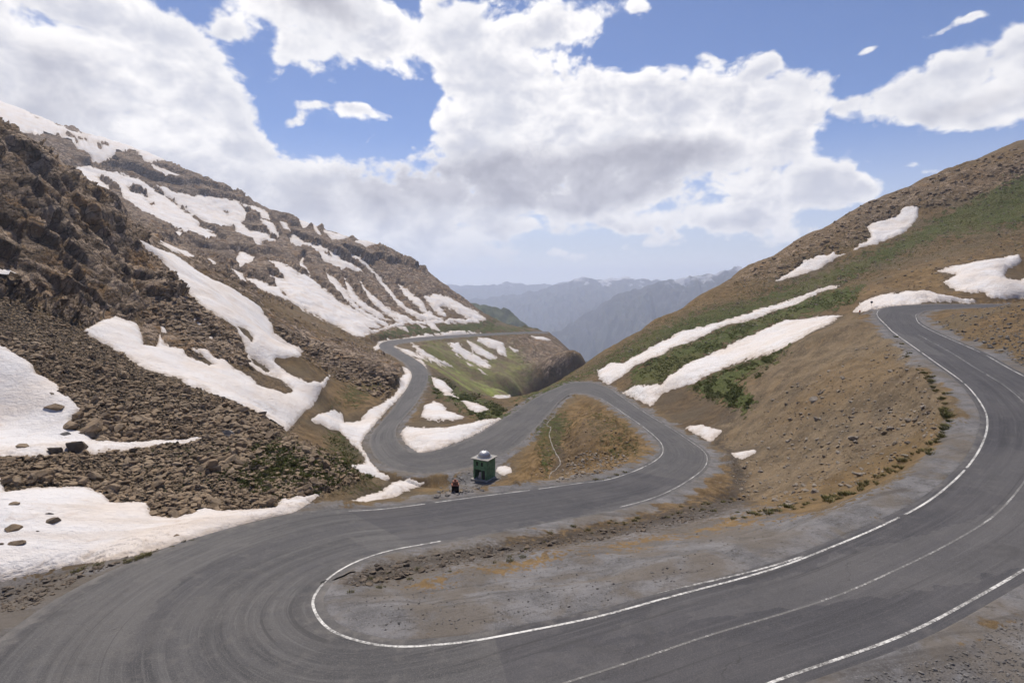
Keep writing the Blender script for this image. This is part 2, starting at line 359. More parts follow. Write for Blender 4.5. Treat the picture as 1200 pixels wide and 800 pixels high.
snow('curving snowbank along the far road bend spilling down beside the hairpin', 74, 232, .5, '484,440 476,456 460,474 440,496 428,510 423,520 426,528 434,540 444,552 457,560 452,564 410,575 412,566 415,560 413,552 406,548 412,544 428,543 429,537 420,526 400,508 398,504 386,504 380,500 364,494 372,487 380,484 392,481 400,485 404,495 422,492 430,484 444,474 460,466 468,454 468,444 476,438 471,430 477,431')
snow('small snow apron below the outside of the lower hairpin', 70, 120, .4, '426,526 434,540 444,552 458,560 452,565 410,576 412,566 415,560 413,552 405,548 412,543 428,542')
snow('dirty snow strip on the bank just above the middle road leg', 46, 102, .5, '380,598 400,594 430,582 448,576 460,566 480,560 490,565 500,564 492,570 472,577 460,585 446,591 420,596 392,601')
snow('thick cream snowbank inside the far hairpin bend', 88, 138, 1.1, '468,508 476,500 500,501 521,503 560,495 588,489 581,498 548,513 512,527 506,532 488,530 474,519')
snow('triangular snow patch on the brown slope behind the hairpin snowbank', 112, 180, .6, '494,490 497,475 509,469 524,480 546,489 530,493 509,493')
snow('slanting snow patch on the road shoulder right of the far straight', 145, 240, .5, '506,442 518,445 530,456 527,460 537,466 521,461 509,453')
snow('narrow snow wedge above the grassy gully edge', 138, 205, .5, '539,469 560,475 573,480 560,484 548,478')
snow('snow plug lying in the bottom of the green gully', 250, 430, 1.0, '568,466 597,464 597,475 581,475')
snow('upper long snow strip across the green right hillside', 118, 265, .8, '700,432 716,424 731,427 742,418 770,401 803,387 846,377 880,366 933,350 973,335 987,332 968,340 933,355 893,369 846,383 799,404 775,416 744,429 727,442 713,450 702,444')
snow('lower long snow strip on the hillside with grey meltwater grooves', 100, 205, .9, '729,461 744,453 775,453 782,444 803,427 834,413 880,394 891,389 920,377 960,369 987,370 971,379 957,385 914,408 853,430 810,449 788,456 775,462 762,475 745,467')
snow('small snow patch in the dark hollow beside the middle bend', 80, 130, .4, '802,501 822,497 834,500 847,503 841,510 832,517 813,507')
snow('thin dirty snow remnant at the foot of the stony slope', 58, 105, .25, '857,531 886,527 885,531 870,539 861,536')
snow('humped snowbank behind the bend at the top of the road', 104, 210, 1.0, '1000,365 1008,355 1019,351 1040,346 1088,341 1104,347 1144,352 1143,355 1101,354.5 1088,354 1040,360 1013,364')
snow('broad snow patch on the ochre slope at the right picture edge', 128, 270, .9, '1099,319 1147,307 1171,301 1195,299 1197,306 1180,318 1176,326 1195,329 1208,326 1330,322 1330,349 1181,350 1165,350 1152,343 1131,343 1123,337 1107,331 1120,323')
snow('leaf shaped snow patch highest on the right hillside', 175, 330, .9, '1000,293 1021,278 1017,267 1027,259 1051,253 1061,243 1077,244 1076,254 1056,275 1035,282')
snow('ragged snow patch just below the right skyline with a rock notch', 195, 330, .8, '909,330 923,321 941,307 965,298 971,302 977,294 979,300 992,298 960,313 933,325')
snow('pale slushy snow spot right of the green domed kiosk', 72, 115, .2, '583,547 592,545 599,548 600,553 590,556 581,552')
snow('thin snow ribbon along the road verge in front of the kiosk', 58, 90, .2, '538,578 552,572 567,571 558,576')
ff = 'snow streaks on the far mountain face'
snow('largest pale snowfield on the lower flank of the far mountain', 300, 700, 2, '290,327 304,330 315,336 325,337 323,330 315,324 335,330 333,325 314,307 331,310 339,314 351,323 362,325 377,338 398,355 415,364 437,376 445,384 430,384 434,390 418,394 400,383 377,373 344,354 317,343 304,338', ['326,337 333,341 339,349 332,347'], ff)
snow('first narrow snow streak right of the largest far snowfield', 300, 700, 1.6, '381,321 393,329 406,345 420,360 437,371 452,378 455,382 440,377 425,367 410,355 396,343 386,332', (), ff)
snow('short snow streak squeezed between two longer ones on the far mountain', 300, 700, 1.6, '402,327 412,338 416,346 428,357 445,368 450,374 440,371 424,360 412,350', (), ff)
snow('second long snow streak fanning out above the upper track', 300, 700, 1.6, '417,326 424,332 430,341 445,354 460,365 480,373 488,378 470,379 452,375 466,374 448,365 434,353 426,342', (), ff)
snow('longest snow chute running from the far crag to the upper track', 300, 760, 1.8, '404,295 425,304 440,319 452,334 466,351 480,362 505,371 514,375 500,377 488,373 470,361 455,346 443,329 430,313 415,304', (), ff)
snow('slim snow chute under the brown crag of the far mountain', 300, 760, 1.6, '467,334 480,344 492,352 500,364 512,372 520,375 507,375 495,363 483,353 475,347', (), ff)
snow('forked snow patch under the last crag of the far ridge', 300, 800, 1.8, '498,349 512,346 526,350 540,357 556,366 568,374 556,374 543,369 525,359 514,357 522,370 510,363', (), ff)
snow('bowl shaped snow patch between the two dark crags of the far ridge', 300, 900, 1.8, '434,308 447,304 456,309 471,310 476,315 471,325 460,319 449,317', (), ff)
snow('diagonal snow band below the far ridge left of the crags', 300, 900, 1.8, '338,283 344,277 357,285 376,289 389,298 402,305 419,315 425,320 415,317 404,314 400,317 387,309 370,298 359,290 347,291', ['381,296 387,298 389,303 384,301'], ff)
snow('upper broad snowfield under the cliff band of the far mountain', 300, 900, 2, '180,215 191,219 214,228 232,229 255,232 279,236 292,252 283,262 292,271 309,273 324,282 321,286 309,282 304,289 292,282 276,273 274,266 259,267 242,262 227,252 212,242 196,230', ['262,248 268,250 266,252'], ff)
snow('long ragged snowfield along the left part of the far mountain', 300, 900, 2, '90,198 105,195 118,202 135,203 150,207 168,214 187,228 199,236 217,249 232,261 231,266 253,276 251,283 240,285 225,275 202,265 180,255 160,244 148,233 138,221 126,210 112,206 127,222 114,223 100,213', ['148,218 163,221 181,231 170,231 152,226', '167,233 182,240 177,243'], ff)
snow('snow cap on the summit shoulder at the left skyline', 300, 1200, 2, '-330,90 0,119 28,127 47,137 69,148 84,155 112,160 150,165 161,170 180,178 200,187 172,190 161,178 146,175 135,181 124,186 135,191 109,189 105,180 94,176 82,165 71,158 56,158 22,156 8,147 -330,140', ['73,155 97,161 131,169 120,174 94,167', '33,131 47,139 41,139'], ff)
snow('snow strip on the ledge above the far cliff band', 300, 1000, 1.5, '178,195 190,199 214,207 202,208 186,204', (), ff)
snow('snow wedge at the end of the far cliff band', 300, 1000, 1.5, '283,239 300,243 313,250 315,257 300,251', (), ff)
snow('thin upright snow streak right of the upper far snowfield', 300, 1000, 1.5, '306,258 319,262 327,278 318,274', (), ff)
for s in ('329,260 335,262 340,272 334,268', '197,272 210,272 218,278 206,280', '282,296 298,303 294,308 280,314 276,306', '271,316 283,321 287,330 279,325', '355,303 353,308 362,320 350,312',
          '382,271 394,279 390,282', '367,263 376,276 371,272', '299,288 309,288 311,292 303,293', '256,282 262,284 258,288', '243,305 252,309 248,311'):
    snow('small snow scrap among the dark rocks of the far mountain', 300, 1000, 1.4, s, group='small snow scraps on the far mountain')
snow('snow strip along the dark ledges above the first gully', 180, 600, .9, '185,284 202,289 219,295 232,304 225,304 202,296')
for s in ('345,255 366,264 356,266', '380,271 407,278 396,281', '416,284 430,281 442,284 428,289'):
    snow('thin snow cornice on the skyline of the far ridge', 450, 1200, 1.4, s, group='snow cornices on the far skyline')
gg = 'snow streaks below the far road'
snow('long tapering snow streak below the far road bend', 250, 700, .9, '482,402 495,410 510,420 535,431 517,427 492,416', (), gg)
snow('upper thin snow streak beside the far road bend', 250, 700, .8, '463,406 482,413 505,424 481,417', (), gg)
snow('lower snow streak beside the far road bend', 230, 700, .8, '467,416 495,423 500,431 482,424', (), gg)
snow('feathered snow streak in the middle of the far spur', 250, 700, 1, '527,403 537,403 547,412 571,426 573,430 547,420 532,412', (), gg)
snow('straight snow bar on the far spur right of the feathered streak', 250, 700, 1, '548,400 558,405 581,419 572,421 555,410', (), gg)
snow('hooked snow patch on the dark end of the far spur', 250, 800, 1, '560,398 572,397 589,403 593,416 585,414 582,408 572,404', (), gg)
for s in ('559,431 573,441 565,438', '596,406 608,411 603,413', '622,393 638,395 645,399 630,398', '631,431 646,433 640,436', '546,424 555,428 551,430'):
    snow('tiny snow fleck on the far spur below the road', 250, 800, .9, s, group='tiny snow flecks on the far spur')
snow('snowbank lining the upper edge of the far road', 260, 700, 1.2, '443,402 455,398 470,398 486,393 506,392 519,391 539,387 547,390 564,390 545,392.5 528,394.5 500,396 480,398.5 455,401.5 446,405')
snow('snow scrap on the outside of the far road bend', 240, 420, .8, '437,408 443,403 448,405 442,411')
snow('snow filled upper track cut across the far mountain', 280, 800, 1.2, '417,394 446,385 459,380 482,376 514,375 547,373.5 562,373.5 561,378 547,378.5 514,379 482,380 460,383.5 446,388 422,396')
for s in ('486,378 501,384 495,385', '498,377 507,377 517,388 506,385', '464,383 475,384 479,389'):
    snow('short snow tongue hanging below the upper track', 280, 800, .9, s, group='snow tongues below the upper track')

# ------------------------------------------------------------------ snow fields, then the relief of the ground around them
snow_fields = []
SMASK = np.full(NV, -9.0, np.float32)      # metres inside the nearest snow edge
for label, y0, y1, tk, poly, holes, group in SN:
    w, s_ = field(poly, y0, y1)
    for h in holes: s_ = np.minimum(s_, -sdist(h, U[w], V[w]))
    big = min(1.0, (np.ptp(poly[:, 0]) + np.ptp(poly[:, 1])) / 70)
    s_ = s_ + (1.0 if y0 >= 250 and 'road' not in label and 'track' not in label else 0) + (NZ1[w] * (2.0 if y0 >= 230 else 1.3) + NZ2[w] * (1.2 if y0 >= 230 else .85)) * big + .3
    sm = s_ * R2[w] / F * 1.5
    rr_ = RD[w] - .5
    sm = np.where(rr_ < 4, np.minimum(sm, rr_), sm)
    snow_fields.append((w, sm)); SMASK[w] = np.maximum(SMASK[w], sm)
wet = sstep(SMASK, -.9 - .006 * R2, -.1) * (1 - sstep(SMASK, 0, .4)) * (R2 < 260)
mk['dark'] = np.maximum(mk['dark'], (.5 * wet * (mk['gravel'] < .5)).astype(np.float32))
dry_land = 1 - sstep(SMASK, -.006 * R2, 0 * R2)

def normals(Zz):
    G = np.stack([X, Yw, Zz], 1).reshape(NT, NQ, 3)
    a = np.gradient(G, axis=0); b = np.gradient(G, axis=1)
    N = np.cross(b, a); N /= np.linalg.norm(N, axis=2)[:, :, None] + 1e-12
    N *= np.sign(N[:, :, 2:3]); return N.reshape(-1, 3)
off = sstep(RD, 1.0, 5.0)
land = off * dry_land
# broad undulation everywhere, finer relief by cover
dz = fbm2(X, Yw, 16, 3, .5, 41) * np.clip(R2 / 220, .1, 1.0) * .9 * off
dz += fbm2(X, Yw, 3.0, 4, .55, 47) * .12 * sstep(RD, .6, 3) * (.5 + .5 * dry_land)
dz += np.abs(fbm2(X, Yw, 1.7, 4, .6, 53)) * .5 * mk['scree'] * land
Nn = normals(Z + dz)
P3 = np.stack([X, Yw, Z + dz], 1)
w = np.nonzero((mk['rock'] > .02) & (R2 < 260))[0]
rk = mk['rock'][w] * land[w]
q = P3[w]
def ridged(p, lam, o, seed):
    r = 0; a = 1
    for i in range(o):
        r = r + a * (1 - 2 * np.abs(noise3(p / lam + 5.1 * i, seed + i))); lam /= 2.1; a *= .52
    return r
# tilted strata of the near crag: dipping down to the right
sx = .78 * q[:, 0] * .6 + q[:, 1] * .35; sz = q[:, 2]
str_ = np.stack([(q[:, 0] * .55 + q[:, 2] * .84) * .33 + 0 * sx, q[:, 1] * .33, (q[:, 2] * .55 - q[:, 0] * .84) * 1.0], 1)
near = sstep(mk['rock'][w], .75, .98)
wv_ = noise3(q / 14, 33) * 1.5 + noise3(q / 4, 35) * .3
sc_ = .80 * q[:, 0] + .58 * q[:, 2] + .22 * q[:, 1] + wv_
def blocks(p, seed, tilt):
    """fractured faces: every cell of a jittered 3-D lattice is one tilted facet"""
    c0 = np.floor(p).astype(np.int64); best = np.full(len(p), 1e9); out = np.zeros(len(p))
    for i in (-1, 0, 1):
        for j in (-1, 0, 1):
            for k in (-1, 0, 1):
                a, b_, c_ = c0[:, 0] + i, c0[:, 1] + j, c0[:, 2] + k
                r = [((_h(a, b_, c_, seed + m_) >> 3) & 1023) / 1023.0 for m_ in range(7)]
                rel = p - np.stack([a + .5 + (r[0] - .5) * .95, b_ + .5 + (r[1] - .5) * .95, c_ + .5 + (r[2] - .5) * .95], 1)
                d2 = (rel * rel).sum(1); m = d2 < best
                val = (r[3] - .5) + tilt * ((r[4] - .5) * rel[:, 0] + (r[5] - .5) * rel[:, 1] + (r[6] - .5) * rel[:, 2]) * 2
                out = np.where(m, val, out); best = np.where(m, d2, best)
    return out
ang = math.radians(36)
qr = np.stack([q[:, 0] * math.cos(ang) + q[:, 2] * math.sin(ang), q[:, 1], -q[:, 0] * math.sin(ang) + q[:, 2] * math.cos(ang)], 1) + np.stack([noise3(q / 7, 33), noise3(q / 7, 34), noise3(q / 7, 35)], 1) * 1.0
d = ridged(q, 22, 3, 60) * 1.0 + near * (blocks(qr / np.array([6.5, 7, 13]), 3, .7) * 2.7 + blocks(qr / np.array([2.4, 2.8, 5.0]), 13, .9) * .95 + blocks(qr / np.array([.9, 1.1, 1.7]), 23, .8) * .3) + ridged(str_, 4.0, 4, 71) * (.5 - .38 * near)
d = d * np.where(X[w] > 0, .22, np.where(near > .5, 1, .6))
P3[w] += Nn[w] * (d * rk)[:, None]
w = np.nonzero((mk['rock'] > .02) & (R2 >= 260))[0]
q = P3[w]; rk = mk['rock'][w] * land[w] * np.where(X[w] > 20, .3, 1)
wob = fbm2(q[:, 0], q[:, 1], 120, 3, .5, 80)
hh = (q[:, 2] + .12 * q[:, 0] + wob * 14) / 34
fr = hh - np.floor(hh)
band = (sstep(fr, 0, .16) - fr) * 7 * sstep(q[:, 2], -20, 30)          # cliff bands: sudden rise, then a ledge
d = band + ridged(q, 62, 5, 84) * 2.3
P3[w] += Nn[w] * (d * rk)[:, None]
# grassy and stony hillside relief
w = np.nonzero(((mk['grass'] > .02) | (mk['dry'] > .02)) & (R2 < 400))[0]
P3[w, 2] += np.abs(fbm2(X[w], Yw[w], 2.2, 3, .6, 91)) * land[w] * (.5 * mk['grass'][w] + .16 * mk['dry'][w])
ZG = P3[:, 2]

def mesh_from(name, verts, faces, smooth=True):
    me = bpy.data.meshes.new(name)
    faces = np.asarray(faces, np.int32); k = faces.shape[1]
    me.vertices.add(len(verts)); me.vertices.foreach_set('co', np.asarray(verts, np.float32).ravel())
    me.loops.add(faces.size); me.loops.foreach_set('vertex_index', faces.ravel())
    me.polygons.add(len(faces)); me.polygons.foreach_set('loop_start', np.arange(0, faces.size, k, dtype=np.int32))
    me.polygons.foreach_set('loop_total', np.full(len(faces), k, np.int32))
    me.polygons.foreach_set('use_smooth', np.full(len(faces), smooth))
    me.update(calc_edges=True); me.validate(); return me
def vcol(me, name, cols):
    a = me.color_attributes.new(name, 'FLOAT_COLOR', 'POINT'); a.data.foreach_set('color', np.asarray(cols, np.float32).ravel())
COL = bpy.context.scene.collection
def link(name, me, mat=None, parent=None):
    o = bpy.data.objects.new(name, me); COL.objects.link(o)
    if mat: me.materials.append(mat)
    if parent: o.parent = parent
    return o
def tag(o, label=None, cat=None, group=None, kind=None):
    for k, v in (('label', label), ('category', cat), ('group', group), ('kind', kind)):
        if v: o[k] = v
    return o

ii, jj = np.meshgrid(np.arange(NT - 1), np.arange(NQ - 1), indexing='ij')
v0 = (ii * NQ + jj).ravel()
GF = np.stack([v0, v0 + 1, v0 + NQ + 1, v0 + NQ], 1)      # outward, then clockwise from above -> flip
GF = GF[:, ::-1]
GF = GF[:, [0, 1, 2, 3]]
# ------------------------------------------------------------------ materials
class NB:
    def __init__(s, tree): s.t = tree; s.n = tree.nodes; s.l = tree.links
    def node(s, kind, **kw):
        n = s.n.new(kind)
        for k, v in kw.items():
            if k.startswith('i_'):
                nm = k[2:]; nm = int(nm) if nm.isdigit() else nm.replace('_', ' ')
                s.put(n.inputs[nm], v)
            else: setattr(n, k, v)
        return n
    def put(s, inp, v):
        if isinstance(v, bpy.types.NodeSocket): s.l.new(v, inp)
        else: inp.default_value = v
    def m(s, op, a, b=0.0, c=0.0, clamp=False):
        n = s.n.new('ShaderNodeMath'); n.operation = op; n.use_clamp = clamp
        s.put(n.inputs[0], a); s.put(n.inputs[1], b); s.put(n.inputs[2], c); return n.outputs[0]
    def vm(s, op, a, b=(0, 0, 0)):
        n = s.n.new('ShaderNodeVectorMath'); n.operation = op
        s.put(n.inputs[0], a); s.put(n.inputs[1], b); return n.outputs['Value'] if op in ('DOT_PRODUCT', 'LENGTH') else n.outputs[0]
    def mix(s, f, a, b, mode='MIX'):
        n = s.n.new('ShaderNodeMix'); n.data_type = 'RGBA'; n.blend_type = mode; n.clamp_factor = True
        s.put(n.inputs[0], f)
        for i, v in ((6, a), (7, b)):
            s.put(n.inputs[i], v if isinstance(v, bpy.types.NodeSocket) else (*v, 1))
        return n.outputs[2]
    def noise(s, vec, scale, detail=4, rough=.55, dist=0, out=0, **kw):
        n = s.node('ShaderNodeTexNoise', **kw); s.put(n.inputs['Vector'], vec)
        n.inputs['Scale'].default_value = scale; n.inputs['Detail'].default_value = detail; n.inputs['Roughness'].default_value = rough
        n.inputs['Distortion'].default_value = dist; return n.outputs[out]
    def vor(s, vec, scale, feature='F1', out='Distance', rnd=1):
        n = s.node('ShaderNodeTexVoronoi', feature=feature); s.put(n.inputs['Vector'], vec)
        n.inputs['Scale'].default_value = scale; n.inputs['Randomness'].default_value = rnd; return n.outputs[out]
    def ramp(s, f, *st):
        n = s.n.new('ShaderNodeMapRange'); n.interpolation_type = 'SMOOTHSTEP'
        s.put(n.inputs[0], f); n.inputs[1].default_value = st[0]; n.inputs[2].default_value = st[1]
        n.inputs[3].default_value = st[2] if len(st) > 2 else 0; n.inputs[4].default_value = st[3] if len(st) > 3 else 1
        return n.outputs[0]
    def bump(s, h, strength, dist, normal=None):
        n = s.n.new('ShaderNodeBump'); n.inputs['Strength'].default_value = strength; n.inputs['Distance'].default_value = dist
        s.put(n.inputs['Height'], h)
        if normal: s.l.new(normal, n.inputs['Normal'])
        return n.outputs[0]
def new_mat(name, rough=.9, spec=.2):
    m = bpy.data.materials.new(name); m.use_nodes = True
    b = NB(m.node_tree); p = m.node_tree.nodes['Principled BSDF']
    p.inputs['Roughness'].default_value = rough; p.inputs['Specular IOR Level'].default_value = spec
    pos = b.node('ShaderNodeNewGeometry').outputs['Position']
    return m, b, p, pos
def attr(b, nm):
    n = b.node('ShaderNodeAttribute', attribute_name=nm); s = b.node('ShaderNodeSeparateColor', i_Color=n.outputs['Color'])
    return s.outputs[0], s.outputs[1], s.outputs[2], n.outputs['Alpha']
def rgb(h):                     # sRGB hex -> linear
    c = [int(h[i:i+2], 16) / 255 for i in (0, 2, 4)]
    return tuple(x / 12.92 if x <= .04045 else ((x + .055) / 1.055)**2.4 for x in c)

def mat_ground():
    m, b, p, pos = new_mat('ground', .95, .15)
    grass, rock, gravel, scree = attr(b, 'mA'); ochre, dark, bright, dry = attr(b, 'mB')
    n_big = b.noise(pos, .06, 5, .6); n_mid = b.noise(pos, .5, 6, .62); n_sm = b.noise(pos, 3.2, 5, .65); n_ti = b.noise(pos, 14, 3, .7)
    soil = b.mix(b.ramp(n_mid, .3, .7), (.080, .053, .026), (.20, .135, .068))
    soil = b.mix(b.ramp(n_big, .4, .65), soil, (.125, .096, .058))
    soil = b.mix(b.m('MULTIPLY', b.ramp(n_sm, .52, .7), .6), soil, (.25, .195, .13))
    soil = b.mix(b.m('MULTIPLY', b.ramp(n_ti, .55, .36), .5), soil, (.035, .028, .02))
    dryc = b.mix(b.ramp(b.noise(pos, .35, 6, .65), .35, .66), (.094, .075, .052), (.20, .155, .102))
    dryc = b.mix(b.m('MULTIPLY', b.ramp(n_sm, .54, .66), .75), dryc, (.32, .255, .175))
    dryc = b.mix(b.m('MULTIPLY', b.ramp(n_ti, .52, .36), .6), dryc, (.05, .04, .03))
    fl = b.noise(b.vm('MULTIPLY', b.node('ShaderNodeVectorRotate', rotation_type='Z_AXIS', i_Vector=pos, i_Angle=math.radians(-40)).outputs[0], (.07, .55, .2)), 1, 6, .68, .4)
    dryc = b.mix(b.m('MULTIPLY', b.ramp(fl, .5, .66), .6), dryc, (.20, .145, .085))
    dryc = b.mix(b.m('MULTIPLY', b.ramp(fl, .46, .34), .55), dryc, (.075, .06, .045))
    col = b.mix(dry, soil, dryc)
    och = b.mix(b.ramp(n_mid, .3, .72), (.11, .070, .029), (.245, .165, .080))
    och = b.mix(b.m('MULTIPLY', b.ramp(n_sm, .48, .62), .55), och, (.07, .052, .028))
    col = b.mix(b.m('MULTIPLY', ochre, b.ramp(b.m('ADD', n_big, b.m('MULTIPLY', n_mid, .5)), .5, .85, .55, 1)), col, och)
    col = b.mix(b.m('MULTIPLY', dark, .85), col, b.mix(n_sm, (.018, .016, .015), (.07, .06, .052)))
    # scree: stones of different browns
    vc = b.node('ShaderNodeTexVoronoi', i_Scale=2.6, i_Vector=b.vm('ADD', pos, b.vm('SCALE', b.noise(pos, 1.2, 3, .6, out=1), (0, 0, 0))))
    vs = b.node('ShaderNodeSeparateColor', i_Color=vc.outputs['Color'])
    stone = b.mix(vs.outputs[0], (.12, .09, .06), (.29, .22, .15))
    stone = b.mix(b.m('MULTIPLY', b.ramp(n_sm, .4, .65), .5), stone, (.06, .05, .04))
    stone = b.mix(b.ramp(vc.outputs['Distance'], .35, .62), stone, (.028, .022, .017))
    col = b.mix(scree, col, stone)
    # bedrock: grey faces, rusty streaks, dark joints
    st = b.vm('MULTIPLY', pos, (.55, .55, .3))
    rk1 = b.noise(st, .35, 9, .68, .6); rk2 = b.noise(b.vm('MULTIPLY', pos, (1.0, 1.0, .45)), .95, 8, .7, .3); rk3 = b.noise(pos, .05, 4, .55)
    vr = b.node('ShaderNodeVectorRotate', rotation_type='Y_AXIS', i_Vector=b.vm('ADD', pos, b.vm('MULTIPLY', b.noise(pos, .45, 3, .6, out=1), (1.6, 1.6, 1.6))), i_Angle=math.radians(-36)).outputs[0]
    va = b.node('ShaderNodeTexVoronoi', i_Scale=1.0, i_Vector=b.vm('MULTIPLY', vr, (.42, .30, .17)))
    vb = b.node('ShaderNodeTexVoronoi', i_Scale=1.0, i_Vector=b.vm('MULTIPLY', vr, (1.25, .9, .55)))
    ca = b.node('ShaderNodeSeparateColor', i_Color=va.outputs['Color']); cb = b.node('ShaderNodeSeparateColor', i_Color=vb.outputs['Color'])
    blk = b.m('ADD', b.m('MULTIPLY', ca.outputs[0], .6), b.m('MULTIPLY', cb.outputs[0], .4))
    rock_c = b.mix(b.ramp(b.m('ADD', blk, b.m('MULTIPLY', b.m('SUBTRACT', rk2, .5), .8)), .2, .85), (.13, .095, .066), (.42, .33, .25))
    rock_c = b.mix(b.m('MULTIPLY', b.ramp(b.noise(pos, .13, 5, .6), .50, .62), b.m('ADD', .25, b.m('MULTIPLY', ca.outputs[1], .6))), rock_c, (.28, .165, .07))
    rock_c = b.mix(b.m('MULTIPLY', b.ramp(rk3, .45, .62), .4), rock_c, (.15, .108, .075))
    rock_c = b.mix(b.m('MULTIPLY', b.ramp(b.vor(b.vm('MULTIPLY', vr, (.42, .30, .17)), 1.0, 'DISTANCE_TO_EDGE'), .05, .0), .75), rock_c, (.03, .025, .02))
    rock_c = b.mix(b.m('MULTIPLY', b.ramp(b.vor(b.vm('MULTIPLY', vr, (1.25, .9, .55)), 1.0, 'DISTANCE_TO_EDGE'), .05, .0), .5), rock_c, (.035, .03, .025))
    rock_c = b.mix(b.m('MULTIPLY', b.ramp(n_sm, .45, .32), .5), rock_c, (.05, .04, .032))
    col = b.mix(b.ramp(b.m('ADD', rock, b.m('MULTIPLY', b.m('SUBTRACT', n_mid, .5), .5)), .2, .62), col, rock_c)
    # road-side gravel
    gr = b.mix(b.ramp(n_mid, .32, .68), (.10, .099, .103), (.18, .178, .184))
    gr = b.mix(b.m('MULTIPLY', b.ramp(n_ti, .5, .66), .5), gr, (.25, .247, .247))
    gr = b.mix(b.m('MULTIPLY', b.ramp(n_sm, .46, .34), .55), gr, (.06, .055, .05))
    gr = b.mix(b.m('MULTIPLY', b.ramp(b.noise(pos, .22, 6, .65, .5), .44, .6), .7), gr, (.128, .110, .090))
    gr = b.mix(b.m('MULTIPLY', b.ramp(b.noise(b.vm('MULTIPLY', b.node('ShaderNodeVectorRotate', rotation_type='Z_AXIS', i_Vector=pos, i_Angle=math.radians(-14)).outputs[0], (.12, 1.1, .3)), 1, 5, .65, .8), .52, .66), .45), gr, (.06, .055, .052))
    gm = b.ramp(b.m('SUBTRACT', b.m('ADD', gravel, b.m('MULTIPLY', b.m('SUBTRACT', n_sm, .5), .6)), b.m('MULTIPLY', b.m('MULTIPLY', ochre, b.ramp(n_mid, .38, .6, .2, 1)), 1.0)), .3, .72)
    gm = b.m('MULTIPLY', gm, b.m('SUBTRACT', 1.0, b.m('MULTIPLY', dark, .8)))
    col = b.mix(gm, col, gr)
    # grass in tufts and mats
    gt = b.noise(pos, 1.1, 7, .68, .3)
    gc = b.mix(b.ramp(b.noise(pos, 2.6, 5, .7), .35, .65), (.026, .042, .010), (.095, .112, .034))
    gc = b.mix(b.m('MULTIPLY', b.ramp(n_big, .45, .62), .6), gc, (.10, .095, .035))
    gk = b.ramp(b.m('ADD', b.m('MULTIPLY', grass, .75), b.m('MULTIPLY', b.m('SUBTRACT', gt, .5), 1.2)), .2, .5)
    col = b.mix(b.m('MULTIPLY', gk, .95), col, gc)
    bc = b.mix(b.ramp(b.noise(pos, .09, 6, .65), .35, .65), (.125, .16, .042), (.25, .275, .08))  # fresh green of the spur, lightened to stand in for sunlight
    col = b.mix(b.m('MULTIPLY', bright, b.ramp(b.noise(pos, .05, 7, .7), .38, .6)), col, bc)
    b.put(p.inputs['Base Color'], col)
    h1 = b.noise(pos, 5, 6, .7)
    nrm = b.bump(h1, .55, .14)
    vh = b.m('MULTIPLY', b.vor(pos, 2.6), b.m('MULTIPLY', scree, -1.0))
    nrm = b.bump(vh, .8, .5, nrm)
    nrm = b.bump(b.m('MULTIPLY', b.m('ADD', b.m('ADD', rk2, rk1), b.m('ADD', blk, b.m('MULTIPLY', b.m('ADD', va.outputs['Distance'], b.m('MULTIPLY', vb.outputs['Distance'], .5)), -1.2))), rock), 1.0, 1.1, nrm)
    nrm = b.bump(b.m('MULTIPLY', b.m('MULTIPLY', gk, gt), 1.0), .7, .6, nrm)
    b.put(p.inputs['Normal'], nrm)
    return m

def mat_snow():
    m, b, p, pos = new_mat('snow', .72, .25)
    n1 = b.noise(pos, .11, 6, .6, .4); n2 = b.noise(b.vm('MULTIPLY', pos, (1, 1, 2.5)), .7, 6, .65, .6); n3 = b.noise(pos, 6, 3, .6)
    ed = attr(b, 'edge')[0]
    c = b.mix(b.ramp(n1, .35, .7), (.62, .615, .625), (.60, .55, .51))
    c = b.mix(b.m('MULTIPLY', b.ramp(n2, .56, .74), .42), c, (.50, .41, .34))
    c = b.mix(b.m('MULTIPLY', b.ramp(b.m('ADD', ed, b.m('MULTIPLY', b.m('SUBTRACT', n2, .5), 1.6)), .35, 1.0), .62), c, (.36, .295, .235))
    gr = b.noise(b.vm('MULTIPLY', b.node('ShaderNodeVectorRotate', rotation_type='Z_AXIS', i_Vector=pos, i_Angle=math.radians(-20)).outputs[0], (.035, .5, .3)), 1, 5, .65, .3)
    c = b.mix(b.m('MULTIPLY', b.ramp(gr, .53, .68), .42), c, (.45, .385, .33))
    c = b.mix(b.m('MULTIPLY', b.ramp(b.noise(pos, 2.2, 5, .7), .62, .74), .25), c, (.3, .25, .2))
    b.put(p.inputs['Base Color'], c)
    nr = b.bump(n2, .6, .4); nr = b.bump(b.noise(pos, 1.5, 5, .62), .8, .22, nr); nr = b.bump(n3, .3, .03, nr)
    b.put(p.inputs['Normal'], nr)
    return m

